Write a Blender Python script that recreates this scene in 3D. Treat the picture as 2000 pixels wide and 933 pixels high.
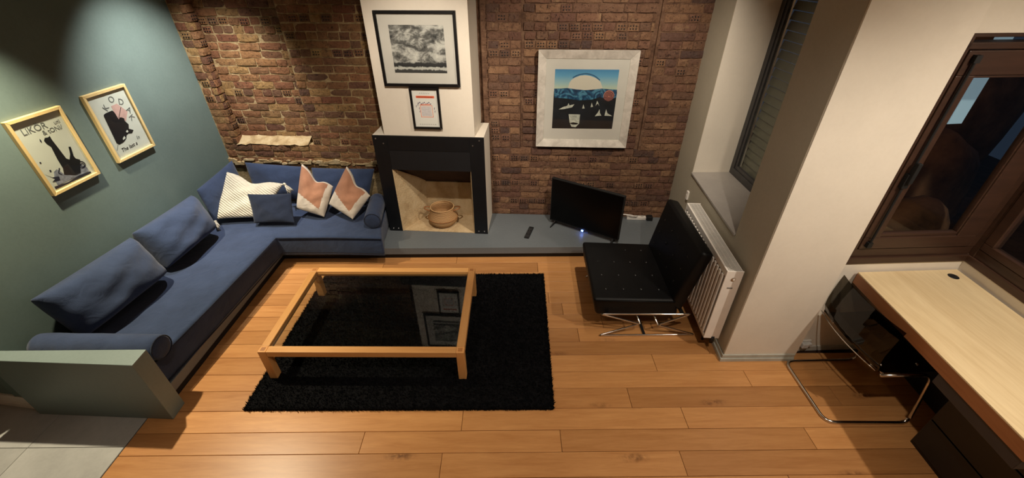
import bpy, bmesh, math, random
from mathutils import Vector, Matrix

for o in list(bpy.data.objects): bpy.data.objects.remove(o)
S = bpy.context.scene
COL = S.collection
R = math.radians
random.seed(7)

# ------------------------------------------------------------ camera, world, lights, exposure
cam_d = bpy.data.cameras.new('camera'); cam = bpy.data.objects.new('camera', cam_d); COL.objects.link(cam)
cam_d.sensor_fit = 'HORIZONTAL'; cam_d.sensor_width = 36.0; cam_d.lens = 36.0 * 812.1 / 2000.0
cam_d.clip_start = 0.05; cam_d.clip_end = 60
_p, _r, _y = 0.5922, -0.0043, 0.0056
_fwd = Vector((math.sin(_y), math.cos(_y), 0)); _rt = Vector((math.cos(_y), -math.sin(_y), 0)); _z = Vector((0, 0, 1))
_f = _fwd * math.cos(_p) - _z * math.sin(_p); _u = _fwd * math.sin(_p) + _z * math.cos(_p)
_r2 = _rt * math.cos(_r) + _u * math.sin(_r); _u2 = -_rt * math.sin(_r) + _u * math.cos(_r)
M = Matrix((( _r2.x, _u2.x, -_f.x, 0), (_r2.y, _u2.y, -_f.y, 0), (_r2.z, _u2.z, -_f.z, 2.8), (0, 0, 0, 1)))
cam.matrix_world = M
S.camera = cam

W = bpy.data.worlds.new('world'); S.world = W; W.use_nodes = True
W.node_tree.nodes['Background'].inputs[0].default_value = (0.012, 0.018, 0.03, 1)
W.node_tree.nodes['Background'].inputs[1].default_value = 1.0
S.view_settings.view_transform = 'Standard'; S.view_settings.look = 'None'
S.view_settings.gamma = 1.0; S.view_settings.use_curve_mapping = False
S.view_settings.exposure = 0.2

def spot(name, loc, target, power, color, angle=120, blend=0.8, radius=0.035):
    d = bpy.data.lights.new(name, 'SPOT'); d.energy = power; d.color = color
    d.spot_size = R(angle); d.spot_blend = blend; d.shadow_soft_size = radius
    o = bpy.data.objects.new(name, d); COL.objects.link(o); o.location = loc
    o.rotation_euler = (Vector(target) - Vector(loc)).to_track_quat('-Z', 'Y').to_euler()
    return o
WARM = (1.0, 0.88, 0.73)
spot('ceiling_spot', (-3.06, 2.75, 3.05), (-2.8, 2.35, 0), 400, (1.0, 0.86, 0.60), 90, 0.8)
spot('ceiling_spot', (-2.62, 3.95, 3.20), (-3.15, 4.30, 1.0), 350, (1.0, 0.94, 0.86), 80, 0.9)
spot('ceiling_spot', (2.90, 0.95, 3.20), (2.7, 1.4, 0), 150, WARM, 140, 0.8)
spot('ceiling_spot', (1.2, 0.8, 3.2), (1.3, 1.9, 0), 95, WARM, 105, 0.8)
spot('ceiling_spot', (-1.0, 0.8, 3.2), (-1.0, 1.3, 0), 45, WARM, 90, 0.8)
spot('ceiling_spot', (-0.6, 2.4, 3.2), (-0.8, 4.05, 1.4), 170, WARM, 70, 0.8)
spot('ceiling_spot', (0.95, 2.6, 3.2), (0.85, 4.4, 1.2), 175, (1.0, 0.88, 0.72), 92, 0.8)

# ------------------------------------------------------------ material helpers
def lin(c):
    return tuple(((x/255)/12.92 if x/255 <= 0.04045 else ((x/255+0.055)/1.055)**2.4) for x in c) + (1,)
class NT:
    def __init__(s, name):
        s.m = bpy.data.materials.new(name); s.m.use_nodes = True; s.t = s.m.node_tree; s.b = s.t.nodes['Principled BSDF']
        s.tc = None
    def n(s, kind, **kw):
        x = s.t.nodes.new(kind)
        for k, v in kw.items():
            if k.startswith('i_'):
                key = k[2:]
                x.inputs[int(key) if key.isdigit() else key.replace('_', ' ')].default_value = v
            else: setattr(x, k, v)
        return x
    def l(s, a, b): s.t.links.new(a, b)
    def co(s, scale=(1, 1, 1), rot=(0, 0, 0), rnd=False):
        if not s.tc: s.tc = s.n('ShaderNodeTexCoord')
        mp = s.n('ShaderNodeMapping'); mp.inputs['Scale'].default_value = scale; mp.inputs['Rotation'].default_value = rot
        s.l(s.tc.outputs['Object'], mp.inputs[0])
        if rnd:
            oi = s.n('ShaderNodeObjectInfo'); mu = s.n('ShaderNodeVectorMath', operation='SCALE'); mu.inputs[0].default_value = (37, 23, 51)
            s.l(oi.outputs['Random'], mu.inputs['Scale']); s.l(mu.outputs[0], mp.inputs['Location'])
        return mp.outputs[0]
    def noise(s, vec, scale, detail=4, rough=0.6, dist=0.0):
        x = s.n('ShaderNodeTexNoise'); x.inputs['Scale'].default_value = scale; x.inputs['Detail'].default_value = detail
        x.inputs['Roughness'].default_value = rough; x.inputs['Distortion'].default_value = dist
        s.l(vec, x.inputs['Vector']); return x.outputs['Fac']
    def ramp(s, fac, stops, interp='LINEAR'):
        x = s.n('ShaderNodeValToRGB'); x.color_ramp.interpolation = interp; e = x.color_ramp.elements
        while len(e) < len(stops): e.new(0.5)
        for el, (p, c) in zip(e, stops): el.position = p; el.color = c if len(c) == 4 else tuple(c) + (1,)
        s.l(fac, x.inputs[0]); return x.outputs[0]
    def mix(s, fac, a, b, mode='MIX'):
        x = s.n('ShaderNodeMix', data_type='RGBA', blend_type=mode)
        if isinstance(fac, (int, float)): x.inputs[0].default_value = fac
        else: s.l(fac, x.inputs[0])
        for v, i in ((a, 6), (b, 7)):
            if isinstance(v, tuple): x.inputs[i].default_value = v
            else: s.l(v, x.inputs[i])
        return x.outputs[2]
    def bump(s, h, strength=0.3, dist=0.01):
        x = s.n('ShaderNodeBump'); x.inputs['Strength'].default_value = strength; x.inputs['Distance'].default_value = dist
        s.l(h, x.inputs['Height']); s.l(x.outputs[0], s.b.inputs['Normal'])
    def col(s, c):
        if isinstance(c, tuple): s.b.inputs['Base Color'].default_value = c
        else: s.l(c, s.b.inputs['Base Color'])
    def set(s, rough=0.5, metal=0.0, spec=0.5, **kw):
        s.b.inputs['Roughness'].default_value = rough; s.b.inputs['Metallic'].default_value = metal
        s.b.inputs['Specular IOR Level'].default_value = spec
        for k, v in kw.items(): s.b.inputs[k].default_value = v
        return s.m

def m_plain(name, c, rough=0.5, metal=0.0, spec=0.5, var=0.08, nscale=9, bump=0.0, bscale=200):
    t = NT(name); v = t.co(); f = t.noise(v, nscale)
    c = lin(c); d = tuple(x*(1-var*2) for x in c[:3]) + (1,); e = tuple(min(1, x*(1+var*2)) for x in c[:3]) + (1,)
    t.col(t.ramp(f, [(0.3, d), (0.7, e)]))
    if bump: t.bump(t.noise(v, bscale, 3), bump, 0.002)
    return t.set(rough, metal, spec)

def m_paint(name, c, rough=0.6, var=0.03, bump=0.05, spec=0.3):
    t = NT(name); v = t.co()
    f = t.noise(v, 1.6, 6, 0.65); g = t.noise(v, 45, 3)
    c = lin(c); a = tuple(x*(1-var*2.2) for x in c[:3]) + (1,); b = tuple(min(1, x*(1+var)) for x in c[:3]) + (1,)
    base = t.ramp(f, [(0.3, a), (0.65, b)])
    t.col(t.mix(0.03, base, t.ramp(g, [(0.35, (0, 0, 0, 1)), (0.6, (1, 1, 1, 1))]), 'SOFT_LIGHT'))
    t.bump(g, bump, 0.004)
    return t.set(rough, 0, spec)

def m_fabric(name, c, c2=None, scale=350, var=0.12, rough=0.95, wr=0.35, rib=None):
    t = NT(name); v = t.co()
    w = t.noise(v, scale, 2); big = t.noise(v, 5, 5, 0.6); wrk = t.noise(v, 7, 4, 0.5, 1.2)
    c = lin(c); a = tuple(x*(1-var*2) for x in c[:3]) + (1,); b = tuple(min(1, x*(1+var*2)) for x in c[:3]) + (1,)
    base = t.ramp(big, [(0.3, a), (0.7, b)])
    t.col(t.mix(0.35, base, t.ramp(w, [(0.35, a), (0.65, b)])))
    add = t.n('ShaderNodeMath', operation='MULTIPLY_ADD'); add.inputs[1].default_value = 6.0
    t.l(wrk, add.inputs[0]); t.l(w, add.inputs[2])
    h = add.outputs[0]
    if rib:
        wv = t.n('ShaderNodeTexWave'); wv.inputs['Scale'].default_value = rib; wv.inputs['Distortion'].default_value = 2.0
        wv.bands_direction = 'DIAGONAL'
        t.l(v, wv.inputs['Vector']); a2 = t.n('ShaderNodeMath', operation='MULTIPLY_ADD'); a2.inputs[1].default_value = 2.5
        t.l(wv.outputs['Fac'], a2.inputs[0]); t.l(h, a2.inputs[2]); h = a2.outputs[0]
    t.bump(h, wr, 0.006)
    m = t.set(rough, 0, 0.15)
    t.b.inputs['Sheen Weight'].default_value = 0.15
    return m

def m_wood(name, c1, c2, axis='x', rough=0.4, knots=False, rnd=True, scale=1.0, stain=False, dirt=None):
    t = NT(name)
    sc = {'x': (1.2, 14, 14), 'y': (14, 1.2, 14), 'z': (14, 14, 1.2)}[axis]
    v = t.co(tuple(x*scale for x in sc), rnd=rnd)
    f = t.noise(v, 1.6, 8, 0.62, 0.6); g = t.noise(v, 9, 4, 0.7)
    base = t.ramp(f, [(0.25, lin(c1)), (0.75, lin(c2))])
    base = t.mix(0.25, base, t.ramp(g, [(0.3, lin(c1)), (0.7, lin(c2))]))
    if rnd:
        oi = t.n('ShaderNodeObjectInfo')
        r = t.ramp(oi.outputs['Random'], [(0, (0.76, 0.73, 0.70, 1)), (0.5, (0.94, 0.93, 0.92, 1)), (1, (1.10, 1.10, 1.08, 1))])
        base = t.mix(1.0, base, r, 'MULTIPLY')
    if knots:
        kv = t.co((2.2, 6.5, 6.5), rnd=True)
        vo = t.n('ShaderNodeTexVoronoi'); vo.inputs['Scale'].default_value = 0.55; t.l(kv, vo.inputs['Vector'])
        k = t.ramp(vo.outputs['Distance'], [(0.0, (1, 1, 1, 1)), (0.15, (0, 0, 0, 1))])
        n2 = t.noise(t.co((1, 1, 1), rnd=True), 26, 4)
        km = t.mix(1.0, k, t.ramp(n2, [(0.38, (0.1, 0.1, 0.1, 1)), (0.6, (1, 1, 1, 1))]), 'MULTIPLY')
        base = t.mix(km, base, lin((84, 46, 24)))
        # small dark pits and scuffs
        pn = t.noise(t.co((5, 16, 5), rnd=True), 2.2, 6, 0.75)
        base = t.mix(t.ramp(pn, [(0.66, (0, 0, 0, 1)), (0.80, (0.55, 0.55, 0.55, 1))]), base, lin((120, 74, 44)))
    t.col(base); t.bump(g, 0.08, 0.002)
    return t.set(rough, 0, 0.4)

M_ = {}
M_['board'] = m_wood('oak_floor', (172, 116, 66), (208, 154, 98), 'x', 0.36, knots=True)
M_['pine'] = m_wood('pine_wood', (205, 146, 84), (226, 174, 112), 'x', 0.4, scale=0.8)
M_['desk_top'] = m_wood('desk_top_wood', (198, 172, 130), (228, 208, 168), 'y', 0.45, rnd=False, scale=0.6)
M_['desk_edge'] = m_wood('desk_edge_wood', (134, 82, 48), (160, 104, 64), 'y', 0.45, rnd=False)
M_['dark_wood'] = m_wood('brown_window_wood', (52, 36, 28), (76, 52, 40), 'x', 0.42)
M_['frame_pine'] = m_wood('light_frame_wood', (200, 174, 116), (222, 200, 146), 'z', 0.45)
M_['teal'] = m_paint('grey_green_paint', (100, 117, 114), 0.55, 0.05)
M_['plinth'] = m_paint('slate_blue_paint', (102, 108, 112), 0.42, 0.04, spec=0.45)
M_['panel_paint'] = m_paint('grey_green_panel_paint', (112, 126, 124), 0.45, 0.03, spec=0.45)
M_['cream'] = m_paint('cream_paint', (224, 215, 200), 0.6, 0.03)
M_['taupe'] = m_paint('taupe_wall', (176, 168, 150), 0.6, 0.03)  # toned darker than the cream on the same wall's end and reveal
M_['white'] = m_plain('white_enamel', (232, 226, 218), 0.35, var=0.02)
M_['grille'] = m_plain('grille_metal', (200, 195, 188), 0.4, var=0.03)
M_['black_steel'] = m_plain('black_steel', (16, 18, 22), 0.45, 0.2, 0.5, 0.1)
M_['black'] = m_plain('black_matt', (8, 8, 9), 0.7, var=0.05)
M_['screen'] = m_plain('tv_screen', (4, 4, 5), 0.3, 0, 0.2, 0.0)
M_['leather'] = m_plain('black_leather', (7, 7, 8), 0.5, 0, 0.22, 0.1, 6, 0.4, 160)
M_['navy'] = m_fabric('navy_linen', (48, 60, 86))
M_['navy_dark'] = m_fabric('dark_navy_linen', (32, 39, 56))
M_['ivory'] = m_fabric('ivory_gauze', (204, 196, 178), rib=16, wr=0.55)
M_['linen_white'] = m_fabric('off_white_linen', (200, 188, 172))
M_['tan'] = m_fabric('tan_velvet', (164, 118, 92))
M_['pile'] = m_plain('black_rug_pile', (13, 13, 15), 1.0, 0, 0.1, 0.3, 30)
M_['chrome'] = m_plain('chrome', (215, 210, 205), 0.14, 1.0, 0.5, 0.0)
M_['steel_grey'] = m_plain('screw_steel', (190, 190, 190), 0.3, 1.0)
M_['wicker'] = None
M_['paper'] = m_plain('poster_paper', (214, 214, 206), 0.6, var=0.015)
M_['mat'] = m_plain('mat_board', (222, 212, 206), 0.8, var=0.01)
M_['ink'] = m_plain('black_ink', (18, 18, 24), 0.6)
M_['ink_soft'] = m_plain('faded_ink', (110, 112, 112), 0.6)
M_['ink_blue'] = m_plain('blue_grey_wash', (140, 142, 158), 0.6, var=0.25, nscale=40)
M_['pink'] = m_plain('pink_ink', (212, 172, 166), 0.6)
M_['orange'] = m_plain('orange_ink', (222, 104, 66), 0.6)
M_['red_ink'] = m_plain('dark_red_ink', (130, 44, 26), 0.6)
M_['sun'] = m_plain('cream_print', (226, 214, 200), 0.6, var=0.01)
M_['tile'] = m_paint('grey_floor_tile', (172, 172, 170), 0.42, 0.12)
M_['grout'] = m_plain('grey_grout', (112, 112, 110), 0.9)
M_['socket'] = m_plain('white_plastic', (226, 220, 212), 0.4, var=0.01)
M_['blackframe'] = m_plain('black_frame_lacquer', (14, 13, 14), 0.35, 0, 0.5)
M_['sillstone'] = m_paint('pale_stone_sill', (158, 152, 146), 0.4, 0.08)
M_['underfloor'] = m_plain('dark_subfloor', (60, 36, 20), 0.9)

def mk_silver():
    t = NT('brushed_silver_leaf'); v = t.co((3, 3, 3)); f = t.noise(v, 3, 6, 0.7, 0.5)
    t.col(t.ramp(f, [(0.3, lin((186, 180, 170))), (0.7, lin((232, 226, 216)))])); t.bump(f, 0.1, 0.003)
    M_['silver'] = t.set(0.45, 0.25)
mk_silver()

def mk_brick(name, cols, soot=0.25):
    t = NT(name); oi = t.n('ShaderNodeObjectInfo')
    base = t.ramp(oi.outputs['Random'], cols)
    v = t.co((1, 1, 1), rnd=True)
    f = t.noise(v, 14, 7, 0.7); g = t.noise(v, 42, 5, 0.75)
    base = t.mix(t.ramp(f, [(0.35, (0, 0, 0, 1)), (0.75, (0.7, 0.7, 0.7, 1))]), base, lin((86, 56, 42)))
    base = t.mix(t.ramp(g, [(0.33, (0.9, 0.9, 0.9, 1)), (0.46, (0, 0, 0, 1))]), base, lin((34, 22, 20)))
    h = t.noise(v, 9, 5, 0.6)
    base = t.mix(t.ramp(h, [(0.60, (0, 0, 0, 1)), (0.78, (0.55, 0.55, 0.55, 1))]), base, lin((176, 146, 110)))
    t.col(base)
    ad = t.n('ShaderNodeMath', operation='ADD'); t.l(f, ad.inputs[0]); t.l(g, ad.inputs[1])
    t.bump(ad.outputs[0], 0.9, 0.012)
    return t.set(0.85, 0, 0.2)
M_['brick_left'] = mk_brick('old_brick_ochre', [(0.0, lin((150, 108, 74))), (0.2, lin((124, 80, 60))), (0.4, lin((166, 134, 86))), (0.55, lin((104, 72, 58))), (0.75, lin((152, 112, 74))), (1.0, lin((96, 72, 60)))])
M_['brick_right'] = mk_brick('old_brick_red', [(0.0, lin((134, 100, 80))), (0.2, lin((112, 82, 70))), (0.4, lin((150, 116, 88))), (0.55, lin((98, 74, 66))), (0.75, lin((142, 108, 82))), (1.0, lin((84, 68, 64)))])
def mk_mortar(name, a, b, c):
    t = NT(name); v = t.co(); f = t.noise(v, 7, 8, 0.72); g = t.noise(v, 60, 4)
    base = t.ramp(f, [(0.3, lin(a)), (0.5, lin(b)), (0.72, lin(c))]); t.col(base)
    t.bump(g, 0.8, 0.01); return t.set(0.95, 0, 0.1)
M_['mortar_left'] = mk_mortar('sandy_mortar', (98, 80, 56), (156, 134, 98), (188, 170, 134))
M_['mortar_right'] = mk_mortar('brown_mortar', (66, 48, 40), (104, 78, 62), (140, 112, 90))
M_['plaster_old'] = mk_mortar('old_plaster', (112, 90, 62), (166, 144, 108), (190, 174, 142))
M_['firebox'] = mk_mortar('limewashed_firebox', (176, 148, 112), (200, 176, 138), (212, 190, 154))
M_['soot'] = m_plain('sooty_throat', (58, 38, 30), 0.9, var=0.2)

def mk_wicker():
    t = NT('seagrass_weave'); v = t.co((1, 1, 1)); wv = t.n('ShaderNodeTexWave'); wv.inputs['Scale'].default_value = 28
    wv.bands_direction = 'Z'; wv.inputs['Distortion'].default_value = 3; t.l(v, wv.inputs['Vector'])
    t.col(t.ramp(wv.outputs['Fac'], [(0.2, lin((150, 108, 66))), (0.8, lin((206, 166, 116)))])); t.bump(wv.outputs['Fac'], 0.6, 0.006)
    M_['wicker'] = t.set(0.8)
mk_wicker()

def m_sheet(name, tint, amount=1.0, gl=0.06, rough=0.02):
    """thin clear or tinted pane: straight-through tint plus Fresnel reflection"""
    m = bpy.data.materials.new(name); m.use_nodes = True; t = m.node_tree; t.nodes.clear()
    out = t.nodes.new('ShaderNodeOutputMaterial'); mx = t.nodes.new('ShaderNodeMixShader')
    tr = t.nodes.new('ShaderNodeBsdfTransparent'); tr.inputs[0].default_value = tint
    g = t.nodes.new('ShaderNodeBsdfGlossy'); g.inputs['Roughness'].default_value = rough
    fr = t.nodes.new('ShaderNodeFresnel'); fr.inputs['IOR'].default_value = 1.5
    ge = t.nodes.new('ShaderNodeNewGeometry'); iv_ = t.nodes.new('ShaderNodeMath'); iv_.operation = 'SUBTRACT'; iv_.inputs[0].default_value = 1.0
    mu = t.nodes.new('ShaderNodeMath'); mu.operation = 'MULTIPLY'
    t.links.new(ge.outputs['Backfacing'], iv_.inputs[1]); t.links.new(iv_.outputs[0], mu.inputs[0]); t.links.new(fr.outputs[0], mu.inputs[1])
    t.links.new(mu.outputs[0], mx.inputs[0]); t.links.new(tr.outputs[0], mx.inputs[1]); t.links.new(g.outputs[0], mx.inputs[2])
    t.links.new(mx.outputs[0], out.inputs[0]); return m
M_['glass'] = m_sheet('clear_glass', (0.93, 0.95, 0.94, 1))
M_['table_glass'] = m_sheet('table_glass', (0.86, 0.88, 0.87, 1))
M_['smoke'] = m_sheet('smoked_acrylic', (0.30, 0.27, 0.22, 1))

def emis(name, c, s):
    m = bpy.data.materials.new(name); m.use_nodes = True; b = m.node_tree.nodes['Principled BSDF']
    b.inputs['Base Color'].default_value = c; b.inputs['Emission Color'].default_value = c; b.inputs['Emission Strength'].default_value = s
    return m
M_['led'] = emis('blue_led', (0.15, 0.3, 1.0, 1), 30)
M_['lit_pane'] = emis('lit_window_blind', lin((140, 165, 180)), 0.45)

# ------------------------------------------------------------ geometry helpers
class G:
    def __init__(s): s.v = []; s.f = []; s.mi = []
    def add(s, vs, fs, mi=0):
        o = len(s.v); s.v += [tuple(v) for v in vs]; s.f += [tuple(i+o for i in f) for f in fs]; s.mi += [mi]*len(fs); return s
    def box(s, x0, y0, z0, x1, y1, z1, mi=0, mat=None):
        vs = [(x0,y0,z0),(x1,y0,z0),(x1,y1,z0),(x0,y1,z0),(x0,y0,z1),(x1,y0,z1),(x1,y1,z1),(x0,y1,z1)]
        if mat: vs = [mat @ Vector(v) for v in vs]
        return s.add(vs, [(0,3,2,1),(4,5,6,7),(0,1,5,4),(1,2,6,5),(2,3,7,6),(3,0,4,7)], mi)
    def hexa(s, b, t, mi=0):   # b, t: 4 points each (ccw seen from above)
        return s.add(list(b)+list(t), [(3,2,1,0),(4,5,6,7),(0,1,5,4),(1,2,6,5),(2,3,7,6),(3,0,4,7)], mi)
    def prism(s, pts, z0, z1, mi=0):   # pts ccw xy
        n = len(pts)
        vs = [(p[0],p[1],z0) for p in pts] + [(p[0],p[1],z1) for p in pts]
        return s.add(vs, [tuple(reversed(range(n))), tuple(range(n, 2*n))] + [(i,(i+1)%n,(i+1)%n+n,i+n) for i in range(n)], mi)
    def tube(s, pts, r, n=8, closed=False, mi=0):
        P = [Vector(p) for p in pts]; N = len(P); rings = []
        up = Vector((0.3, 0.1, 1)).normalized()
        for i, p in enumerate(P):
            if closed: d = (P[(i+1)%N]-P[i-1])
            else: d = P[min(i+1,N-1)]-P[max(i-1,0)]
            d.normalize(); a = d.cross(up)
            if a.length < 1e-3: a = d.cross(Vector((1,0,0)))
            a.normalize(); b = a.cross(d).normalized()
            rr = r[i] if isinstance(r, (list, tuple)) else r
            rings.append([p + a*rr*math.cos(2*math.pi*k/n) + b*rr*math.sin(2*math.pi*k/n) for k in range(n)])
        vs = [v for ring in rings for v in ring]; fs = []
        for i in range(N if closed else N-1):
            j = (i+1) % N
            for k in range(n): fs.append((i*n+k, i*n+(k+1)%n, j*n+(k+1)%n, j*n+k))
        if not closed: fs += [tuple(reversed(range(n))), tuple((N-1)*n+k for k in range(n))]
        return s.add(vs, fs, mi)
    def lathe(s, prof, c=(0,0,0), n=32, mi=0, wob=0.0):
        vs = []; fs = []; m = len(prof)
        for k in range(n):
            a = 2*math.pi*k/n
            for (r, z) in prof:
                w = 1 + wob*math.sin(3*a+z*20)
                vs.append((c[0]+r*w*math.cos(a), c[1]+r*w*math.sin(a), c[2]+z))
        for k in range(n):
            k2 = (k+1) % n
            for i in range(m-1): fs.append((k*m+i, k2*m+i, k2*m+i+1, k*m+i+1))
        return s.add(vs, fs, mi)
    def poly(s, pts, y, mi=0, th=0.0008):   # flat shape in the local xz plane, facing -y, given thickness
        a = sum(pts[i][0]*pts[(i+1)%len(pts)][1]-pts[(i+1)%len(pts)][0]*pts[i][1] for i in range(len(pts)))
        if a < 0: pts = pts[::-1]
        n = len(pts)
        vs = [(p[0], y, p[1]) for p in pts] + [(p[0], y+th, p[1]) for p in pts]
        return s.add(vs, [tuple(range(n)), tuple(reversed(range(n, 2*n)))] + [((i+1)%n, i, i+n, (i+1)%n+n) for i in range(n)], mi)
    def stroke(s, pts, w, y, mi=0, closed=False):
        P = [Vector((p[0], p[1])) for p in pts]
        if closed: P.append(P[0])
        for a, b in zip(P, P[1:]):
            d = (b-a)
            if d.length < 1e-6: continue
            d.normalize(); q = Vector((-d.y, d.x))*w/2; e = d*w*0.3
            s.poly([tuple(a-e-q), tuple(b+e-q), tuple(b+e+q), tuple(a-e+q)], y, mi)
        return s

def obj(name, g, mats, parent=None, loc=(0,0,0), rotz=0, smooth=False, bevel=0, subsurf=0, kind=None, label=None, cat=None, group=None, seg=2):
    me = bpy.data.meshes.new(name); me.from_pydata(g.v, [], g.f); me.validate()
    if not isinstance(mats, (list, tuple)): mats = [mats]
    for m in mats: me.materials.append(m)
    for p, mi in zip(me.polygons, g.mi): p.material_index = mi
    if smooth:
        for p in me.polygons: p.use_smooth = True
    o = bpy.data.objects.new(name, me); COL.objects.link(o); o.location = loc; o.rotation_euler = (0, 0, rotz)
    if parent: o.parent = parent
    if bevel:
        b = o.modifiers.new('b', 'BEVEL'); b.width = bevel; b.segments = seg; b.limit_method = 'ANGLE'; b.angle_limit = R(35)
    if subsurf:
        q = o.modifiers.new('s', 'SUBSURF'); q.levels = subsurf; q.render_levels = subsurf
    tag(o, label, cat, group, kind)
    return o
def tag(o, label=None, cat=None, group=None, kind=None):
    if label: o['label'] = label
    if cat: o['category'] = cat
    if group: o['group'] = group
    if kind: o['kind'] = kind
    return o
def thing(name, label, cat, loc=(0,0,0), rotz=0, group=None):
    o = bpy.data.objects.new(name, None); COL.objects.link(o); o.location = loc; o.rotation_euler = (0,0,rotz)
    o.empty_display_size = 0.1
    return tag(o, label, cat, group)
def struct(name, g, m, **kw): return obj(name, g, m, kind='structure', **kw)
def text_obj(name, body, size, loc, mat, parent, rx=90, rz=0, roll=0, shear=0.0, label=None):
    cu = bpy.data.curves.new(name, 'FONT'); cu.body = body; cu.size = size; cu.extrude = 0.0006; cu.shear = shear
    cu.resolution_u = 3; cu.align_x = 'CENTER'; cu.align_y = 'CENTER'
    tmp = bpy.data.objects.new('tmp', cu); COL.objects.link(tmp)
    dg = bpy.context.evaluated_depsgraph_get(); me = bpy.data.meshes.new_from_object(tmp.evaluated_get(dg))
    bpy.data.objects.remove(tmp); me.materials.clear(); me.materials.append(mat)
    mt = Matrix.Rotation(R(90), 4, 'X') @ Matrix.Rotation(R(roll), 4, 'Z'); me.transform(mt)
    o = bpy.data.objects.new(name, me); COL.objects.link(o); o.location = loc; o.parent = parent
    return o
def hide_pt(a, b, t): return tuple(a[i]+(b[i]-a[i])*t for i in range(len(a)))

# ------------------------------------------------------------ geometry constants (metres)
TH_B = -0.0662           # back wall skew
TH_L = R(87.56)          # left wall: local x runs to the back
TH_R = R(-94.0)          # right wall
TH_C = -0.0808           # chimney breast skew
def by(x): return 4.525 - 0.0663*x       # back wall surface
def lx(y): return -3.602 + 0.04255*y     # left wall surface
def rx(y): return 1.6068 + 0.07005*y     # right wall surface
ZC = 3.3

# ------------------------------------------------------------ floor
fl = struct('floor', G().box(-2.69, -1.6, -0.08, 4.1, 4.9, -0.022), M_['underfloor'])
rows = [0.22, 0.385, 0.55, 0.715, 0.88, 1.045, 1.21, 1.378, 1.547, 1.708, 1.880, 2.055, 2.211, 2.386, 2.535, 2.694, 2.87, 3.03, 3.19, 3.36, 3.52, 3.69, 3.86]
joints = {7: [-0.474, 1.148], 8: [-1.047, 0.346, 2.1], 9: [-0.36, 1.273], 10: [-1.5, 0.909, 2.5], 11: [-0.9, 1.9], 12: [-2.0, 1.198, 2.6],
          13: [-0.5, 1.7], 14: [-1.8, 0.607, 2.2], 15: [-0.7, 0.85], 16: [-1.9, 0.5], 17: [-1.1, 0.378], 18: [-1.7, 0.7], 19: [-0.2, 1.5], 20: [-1.4, 0.3], 21: [-0.6, 1.2], 6: [0.1, 1.8], 5: [-1.3, 1.0], 4: [-0.2, 2.0], 3: [-1.1, 1.1], 2: [0.3, 2.2], 1: [-0.9, 1.3], 0: [0.1, 2.0]}
for i in range(len(rows)-1):
    y0, y1 = rows[i], rows[i+1]
    xs = [-2.685] + joints[i] + [3.4 if y1 < 2.5 else 2.3]
    for a, b in zip(xs, xs[1:]):
        gp = 0.0014
        cx, cy = (a+b)/2, (y0+y1)/2; hx, hy = (b-a)/2-gp, (y1-y0)/2-gp
        dz = random.uniform(-0.0008, 0.0008)
        obj('floorboard', G().box(-hx, -hy, -0.02, hx, hy, 0), M_['board'], fl, (cx, cy, dz), bevel=0.0016, seg=1)

ft = struct('floor_tiled', G().box(-5.0, -1.6, -0.08, -2.69, 2.2, -0.004), M_['grout'])
ty = [-0.85, -0.23, 0.385, 1.0, 1.612, 2.2]
tx = [-4.95, -4.02, -3.36, -2.69]
for a, b in zip(ty, ty[1:]):
    for j, (c, d) in enumerate(zip(tx, tx[1:])):
        g = 0.002
        obj('floor_tile', G().box(-(d-c)/2+g, -(b-a)/2+g, -0.012, (d-c)/2-g, (b-a)/2-g, 0), M_['tile'], ft, ((c+d)/2, (a+b)/2, 0), bevel=0.0015, seg=1)

# ------------------------------------------------------------ walls
# left grey-green wall, with an outside corner behind the end panel
struct('wall_left', G().prism([(lx(1.93), 1.93), (lx(4.76), 4.76), (lx(4.76)-0.15, 4.76), (lx(1.93)-0.15, 1.93)], 0, ZC), M_['teal'])
struct('wall_left_return', G().prism([(-5.0, 2.13), (-3.67, 1.945), (-3.525, 1.93), (-3.56, 2.03), (-5.0, 2.25)], 0, ZC), M_['teal'])
struct('baseboard_left', G().prism([(-5.0, 2.11), (-3.535, 1.905), (-3.53, 1.925), (-5.0, 2.13)], 0, 0.05)
       .prism([(-5.0, 2.115), (-3.535, 1.91), (-3.53, 1.928), (-5.0, 2.13)], 0.05, 0.13), M_['white'], bevel=0.004)
struct('wall_rear', G().box(-5.1, -1.75, 0, 4.1, -1.6, ZC), M_['cream'])
struct('wall_far_left', G().box(-5.15, -1.6, 0, -5.0, 2.2, ZC), M_['cream'])
struct('ceiling', G().box(-5.15, -1.75, ZC, 4.1, 4.95, ZC+0.1), M_['cream'])

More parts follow.
